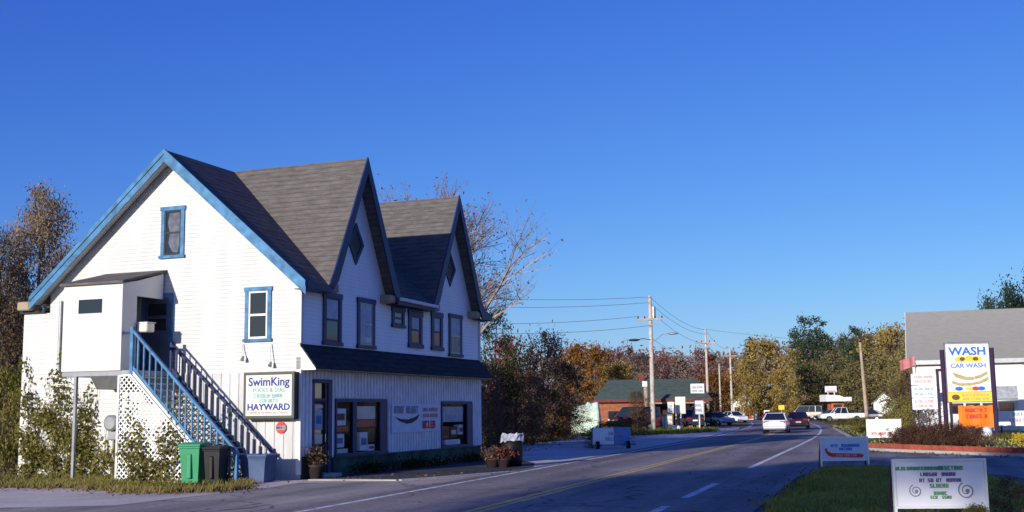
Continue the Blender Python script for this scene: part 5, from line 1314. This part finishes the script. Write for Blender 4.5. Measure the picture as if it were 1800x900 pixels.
text_obj('lettering', 'CAR WASH', .34, 'ink_bright_blue', py_, (-.08, -.14, zz(643)), 1.1, .008)
mb = MB(); mb.ellipsoid((-.45, -.137, zz(631)), (.36, .008, .17)); mb.ellipsoid((.0, -.137, zz(630)), (.22, .008, .17)); mb.ellipsoid((.36, -.137, zz(631)), (.34, .008, .17)); e = mb.build('yellow_ovals', 'yellow_panel', py_)
mb = MB(); mb.ellipsoid((-.38, -.145, zz(631)), (.15, .008, .11)); mb.ellipsoid((.34, -.145, zz(631)), (.16, .008, .11)); mb.build('oval_spot', 'box_brown', e)
mb = MB()
for pts in ([(-1.0, 653), (-.7, 657), (-.2, 662), (.2, 663), (.2, 668), (-.3, 668), (-.8, 663)], [(.2, 662), (.6, 658), (.9, 653), (.95, 658), (.6, 664), (.25, 667)], [(-1.0, 668), (-.6, 673), (0, 673), (.5, 670), (.95, 662), (1.0, 668), (.6, 674), (0, 678), (-.6, 678), (-1.0, 674)]):
    mb.prism([(p, zz(q)) for p, q in pts], lambda p, q, c: (p, c, q), -.146, -.137)
mb.build('swoosh', 'ink_tan', py_)
for k, (xx, m_) in enumerate(((-.65, 'ink_bright_blue'), (-.1, 'yellow_panel'), (.25, 'ink_red'), (.55, 'ink_bright_blue'))):
    mb = MB(); mb.ellipsoid((xx, -.137, zz(683)), (.22, .008, .12)); mb.build('colour_spot', m_, py_)
a = thing('orange_banner', 'bright orange banner with two rows of dark print hung below the car wash sign', 'banner', (c[0]-.02, pY, .1), radians(-9))
mb = MB(); n = 10; mb.add([(-.75+1.85*i/n, -.16-.03*sin(i*1.3), z+.03*sin(i*2.1)) for z in (zz(752), zz(713)) for i in range(n+1)], [(i, i+1, n+2+i, n+1+i) for i in range(n)]); mb.build('cloth', 'orange_banner', a)
mb = MB(); glyphs(mb, -.4, .85, zz(724), .2, -.20, rng_g, [6]); glyphs(mb, -.35, .8, zz(735), .22, -.20, rng_g, [5]); mb.build('lettering', 'box_red', a)
# notice boards left of the pylon
nY = 69; c2 = at(1627, 735, nY); a = thing('notice_board', 'white board of three stacked notices in a dark frame left of the car wash sign', 'sign', (c2[0], nY, .1), radians(-12))
z2 = lambda py: at(1627, py, nY)[2]-.1
mb = MB(); mb.bar((.80, 0, 0), (.80, 0, z2(649)), .16, .16); mb.bar((1.45, 0, 0), (1.45, 0, z2(649)), .14, .14); mb.bar((.72, 0, z2(651)), (1.52, 0, z2(651)), .14, .16); mb.bar((-.72, 0, 0), (-.72, 0, z2(660)), .1, .1); mb.build('frame', 'post_plum', a)
for k, (y0, y1, m_) in enumerate(((657, 677, 'ink_pink'), (678, 699, 'ink_teal'), (700, 720, 'ink_pink'))):
    mb = MB(); mb.bbox(-.70, .72, -.09, -.05, z2(y1), z2(y0), .015); p_ = mb.build('panel', 'white_board', a)
    mb = MB(); glyphs(mb, -.55, .6, z2(y0+8), .16, -.093, rng_g, [4, 4]); glyphs(mb, -.5, .55, z2(y1-4), .16, -.093, rng_g, [5, 3]); mb.build('lettering', m_, p_)
# long white board at the right edge
X = at(1790, 745, 70)[0]; a = thing('wash_price_board', 'low white board with blue and pink print at the right edge before the car wash', 'sign', (X, 70, .1), radians(-12))
mb = MB(); mb.bbox(-1.15, 1.4, -.1, -.02, .45, 1.35, .02); mb.build('panel', 'white_board', a)
mb = MB(); mb.box(-1.0, -.9, -.02, .06, 0, 1.3); mb.box(1.1, 1.2, -.02, .06, 0, 1.3); mb.build('leg', 'dark_metal', a)
mb = MB(); glyphs(mb, -.3, 1.2, 1.05, .2, -.104, rng_g, [4, 3]); mb.build('lettering', 'ink_teal', a)
mb = MB(); glyphs(mb, -.5, 1.0, .68, .22, -.104, rng_g, [5, 3]); mb.build('lettering', 'ink_pink', a)
# flag
X, Y, Z = at(1610, 640, 72); a = thing('flag', 'small faded pink flag on a leaning pole at the left end of the car wash', 'flag', (X, 72, .1), 0)
mb = MB(); mb.tube([(0, 0, 0), (-.05, 0, Z+.3)], .03, 6); mb.build('pole', 'metal_grey', a)
mb = MB(); n = 8; mb.add([(-.05-.95*i/n, .05*sin(i*1.4), Z+.1+s*.28-.35*i/n*(1 if s < 0 else .7)) for s in (-1, 1) for i in range(n+1)], [(i, i+1, n+2+i, n+1+i) for i in range(n)]); mb.build('cloth', 'flag_pink', a)

# portable signs: a framed panel on two side legs
def frame_sign(label, X, Y, rz, w, h, zb, face, frame, z=0.014, tilt=0, legm='post_plum', depth=.05):
    a = thing('yard_sign', label, 'sign', (X, Y, z), rz)
    mb = MB(); mb.bbox(-w/2, w/2, -.02, .02, zb, zb+h, .01); mb.build('board', face, a)
    mb = MB(); t = .035
    mb.box(-w/2-t, -w/2, -.035, depth, 0, zb+h+t); mb.box(w/2, w/2+t, -.035, depth, 0, zb+h+t); mb.box(-w/2, w/2, -.035, depth, zb+h, zb+h+t); mb.box(-w/2, w/2, -.035, depth, zb-t, zb); mb.build('frame', frame, a)
    mb = MB()
    for s_ in (-1, 1): mb.bar((s_*(w/2+t*.4), depth+.02, zb+h), (s_*(w/2+t*.4), depth+.42, 0), .03, .03)
    mb.build('prop_leg', legm, a)
    return a
Y = 17.2; X = at(1652, 850, Y)[0]; zb = at(1652, 891, Y)[2]; zt2 = at(1652, 812, Y)[2]
w = 150*Y/F_PX; h = zt2-zb
ns = frame_sign('nearest white lawn sign with rows of green and purple print and two round emblems', X, Y, radians(-4), w, h, zb, 'lav_board', 'white_trim', .014)
mb = MB()
for (x0, x1, v_, hh) in ((-.40, .06, .80, .052), (.09, .30, .80, .058)): glyphs(mb, -.30*w/.63+x0*0+(x0+.40)*w*.98-.02*w, x1*w*.98, zb+h*v_, hh, -.024, rng_g)
mb.build('lettering', 'ink_green', ns)
mb = MB(); glyphs(mb, -.22*w, -.02*w, zb+h*.665, .052, -.024, rng_g); glyphs(mb, .02*w, .20*w, zb+h*.665, .052, -.024, rng_g)
glyphs(mb, -.235*w, -.17*w, zb+h*.53, .055, -.024, rng_g); glyphs(mb, -.14*w, -.07*w, zb+h*.53, .055, -.024, rng_g); glyphs(mb, -.045*w, .045*w, zb+h*.53, .055, -.024, rng_g); glyphs(mb, .07*w, .25*w, zb+h*.53, .055, -.024, rng_g); mb.build('lettering', 'ink_purple', ns)
mb = MB(); glyphs(mb, -.12*w, .12*w, zb+h*.405, .058, -.024, rng_g); glyphs(mb, -.08*w, .10*w, zb+h*.245, .05, -.024, rng_g); glyphs(mb, -.12*w, -.02*w, zb+h*.16, .045, -.024, rng_g); glyphs(mb, .01*w, .14*w, zb+h*.16, .045, -.024, rng_g); mb.build('lettering', 'ink_green', ns)
def swirl(xc, zc, R, parent):
    mb = MB(); pts = []
    for i in range(30):
        t = i/29*2.0*2*pi*.85; r = R*(1-.75*i/29); pts.append((xc+r*cos(t+2), -.025, zc+r*sin(t+2)))
    mb.tube(pts, [R*.09*(1-.3*i/29) for i in range(30)], 5); mb.ellipsoid((xc+R*.1, -.024, zc-R*.05), (R*.26, .006, R*.24))
    mb.build('round_emblem', 'ink_grey', parent)
swirl(-.28*w, zb+h*.34, .10*w*.75, ns); swirl(.29*w, zb+h*.34, .13*w*.75, ns)
X, Y = gp(1486, 823); zb = at(1486, 811, Y)[2]+.05; zt2 = at(1486, 770, Y)[2]; w = 78*Y/F_PX; h = zt2-zb
bs = frame_sign('pale blue lawn sign with a red arrow at the mouth of the driveway', X, Y, radians(-4), w, h, zb, mat('board_pale_blue', (.52, .66, .82), .5, .06, 2), 'white_trim', .006)
mb = MB(); glyphs(mb, -.30*w, -.13*w, zb+h*.58, h*.14, -.024, rng_g); glyphs(mb, -.07*w, .36*w, zb+h*.58, h*.14, -.024, rng_g); glyphs(mb, -.12*w, .20*w, zb+h*.42, h*.13, -.024, rng_g); mb.build('lettering', 'ink_bright_blue', bs)
mb = MB(); P = lambda p, q: (p*w, zb+q*h)
mb.prism([P(-.44, .48), P(-.40, .56), P(-.36, .38), P(-.28, .30), P(-.28, .12), P(-.36, .18), P(-.41, .30)], lambda p, q, c: (p, c, q), -.026, -.021); mb.prism([P(-.28, .30), P(.34, .27), P(.42, .20), P(.38, .08), P(-.28, .12)], lambda p, q, c: (p, c, q), -.026, -.021); ar = mb.build('arrow', 'ink_red', bs)
mb = MB(); glyphs(mb, -.2*w, .28*w, zb+h*.14, h*.11, -.028, rng_g, [4, 3]); mb.build('arrow_print', 'ink_pink', ar)
X, Y = gp(1555, 780, .1); zb = at(1555, 768, Y)[2]-.1; zt2 = at(1555, 738, Y)[2]-.1; w = 56*Y/F_PX; h = zt2-zb
ws = frame_sign('white lawn sign with red print on the corner of the car wash bed', X, Y, radians(-10), w, h, zb, 'white_board', 'white_trim', .1)
mb = MB(); glyphs(mb, -.38*w, .38*w, zb+h*.14, h*.14, -.024, rng_g, [3, 4, 3]); mb.build('lettering', 'ink_red', ws)
mb = MB(); glyphs(mb, -.3*w, .3*w, zb+h*.66, h*.12, -.024, rng_g, [4, 5]); glyphs(mb, -.3*w, .3*w, zb+h*.42, h*.12, -.024, rng_g, [5, 4]); mb.build('lettering', 'cream_board', ws)

# planting in the car-wash bed
G6 = 'low brown hedge shrubs in the car wash bed'
for k, (px, py, hh, ww) in enumerate(((1605, 786, .75, 1.5), (1640, 787, .85, 1.7), (1680, 787, .9, 1.8), (1718, 787, .8, 1.6), (1601, 780, .6, .9))):
    x, y = gp(px, py, .1); tree('hedge', 'hedge_shrub', ('low brown hedge shrub second from the left in the car wash bed', 'low brown hedge shrub in the middle of the car wash bed', 'largest brown hedge shrub under the orange banner', 'brown hedge shrub at the right end below the dark post', 'smallest brown hedge shrub just right of the white lawn sign')[k], x, y+1, hh, ww*1.15, G6, None, 'shrub', .1)
def T2(key, name, label, px, pytop, Y, wm, cat='shrub', z=.1):
    X, _, Z = at(px, pytop, Y); return tree(key, name, label, X, Y, Z-z, wm, None, None, cat, z)
T2('dry_bush', 'bush', 'brown twiggy bush below the white notice board', 1633, 722, 66, 1.6)
T2('dry_bush', 'bush', 'tall brown bush standing left of the white notice board', 1592, 660, 75, 2.6)
T2('bush', 'bush', 'olive bush behind the white lawn sign', 1585, 700, 70, 2.0)
T2('flower', 'flower_clump', 'clump of yellow flowers at the right edge of the car wash bed', 1796, 762, 50, 1.0, 'flowers')
T2('bush', 'bush', 'bright green bush left of the yellow flowers', 1765, 762, 58, 1.2)
T2('bush', 'bush', 'olive weeds beside the road left of the white lawn sign', 1512, 735, 78, 2.4)
T2('bush', 'bush', 'olive weeds along the road below the white pickup', 1490, 737, 110, 4.0)
x, y = at(1775, 880, 18.6)[0], 18.6; tree('dry_bush', 'bush', 'dark leafy bush at the right of the nearest lawn sign', x, y, .62, .7, None, None, 'shrub')
x, y = at(1712, 890, 16.7)[0], 16.7; tree('bush', 'bush', 'small weed clump in front of the lower right corner of the nearest lawn sign', x, y, .40, .42, None, None, 'shrub')
for px, py, m_, lb in ((1735, 760, 'stone_white', 'white stone at the foot of the right pylon post'), (1637, 748, 'stone_white', 'small white stone under the notice board'), (1722, 757, 'box_blue', 'dark blue grey stone left of the right pylon post')):
    x, y = gp(px, py+8, .1); a = thing('stone', lb, 'stone', (x, y, .1), 0); mb = MB(); mb.ellipsoid((0, 0, .25), (.32, .25, .3), 12, 7, 0, .08); mb.build('rock', m_, a, True)

# unseen trees added behind the camera, crowns shaped to shade the near road and lawn
TX = ('first', 'second', 'third', 'fourth', 'fifth', 'sixth', 'seventh', 'eighth', 'ninth', 'tenth', 'eleventh', 'twelfth')
for k in range(12):
    bx, by = -45.0+k*4.6, -51.2+k*1.5; bx -= (k % 2)*2.0; by -= (k % 2)*3.4
    tree('shade', 'tree', TX[k]+' added shadow-casting tree from the left in the unseen row behind the camera', bx, by, 24.0+(k*7 % 3)*.8, 9.5, 'trees added out of view to shade the near ground')

# ================================================================== LIGHT
SUN_AZ = radians(33.0+180); SUN_EL = radians(13.0)
sd = Vector((sin(SUN_AZ)*cos(SUN_EL), cos(SUN_AZ)*cos(SUN_EL), sin(SUN_EL)))
li = bpy.data.lights.new('sun', 'SUN'); li.energy = 5.0; li.angle = radians(.5); li.color = (1.0, .93, .82)
lo = bpy.data.objects.new('sun', li); COL.objects.link(lo); lo.rotation_euler = (-sd).to_track_quat('-Z', 'Y').to_euler(); lo.location = sd*80
w = bpy.data.worlds.new('World'); sc.world = w; w.use_nodes = True
N, L = w.node_tree.nodes, w.node_tree.links
sk = N.new('ShaderNodeTexSky'); sk.sky_type = 'NISHITA'; sk.sun_disc = False; sk.sun_elevation = SUN_EL; sk.sun_rotation = SUN_AZ
sk.air_density = 1.0; sk.dust_density = .3; sk.ozone_density = 3.0
bg = N['Background']; bg.inputs['Strength'].default_value = .15
# colour grade of the sky: each channel k*(sky*strength)^g, as a deep polarised autumn blue
sep = N.new('ShaderNodeSeparateColor'); com = N.new('ShaderNodeCombineColor'); L.new(sk.outputs[0], sep.inputs[0])
for i, (k, g_) in enumerate(((.50, 1.36), (.60, 1.2), (.93, .64))):
    v_ = math_node(N, L, 'MULTIPLY', sep.outputs[i], .15); v_ = math_node(N, L, 'POWER', v_, g_); v_ = math_node(N, L, 'MULTIPLY', v_, k/.15)
    L.new(v_, com.inputs[i])
L.new(com.outputs[0], bg.inputs['Color'])

# ================================================================== CAMERA
cd = bpy.data.cameras.new('camera'); cd.sensor_fit = 'HORIZONTAL'; cd.sensor_width = 36; cd.lens = F_PX/1800*36; cd.clip_end = 3000; cd.clip_start = .1
co = bpy.data.objects.new('camera', cd); COL.objects.link(co)
R = Vector((1, 0, 0)); Fw = Vector((0, cos(PITCH), sin(PITCH))); U = Vector((0, -sin(PITCH), cos(PITCH)))
r2 = R*cos(ROLL)-U*sin(ROLL); u2 = R*sin(ROLL)+U*cos(ROLL)
co.matrix_world = Matrix(((r2.x, u2.x, -Fw.x, 0), (r2.y, u2.y, -Fw.y, 0), (r2.z, u2.z, -Fw.z, EYE), (0, 0, 0, 1)))
sc.camera = co
sc.view_settings.view_transform = 'Standard'; sc.view_settings.look = 'None'; sc.view_settings.exposure = 0; sc.view_settings.gamma = 1
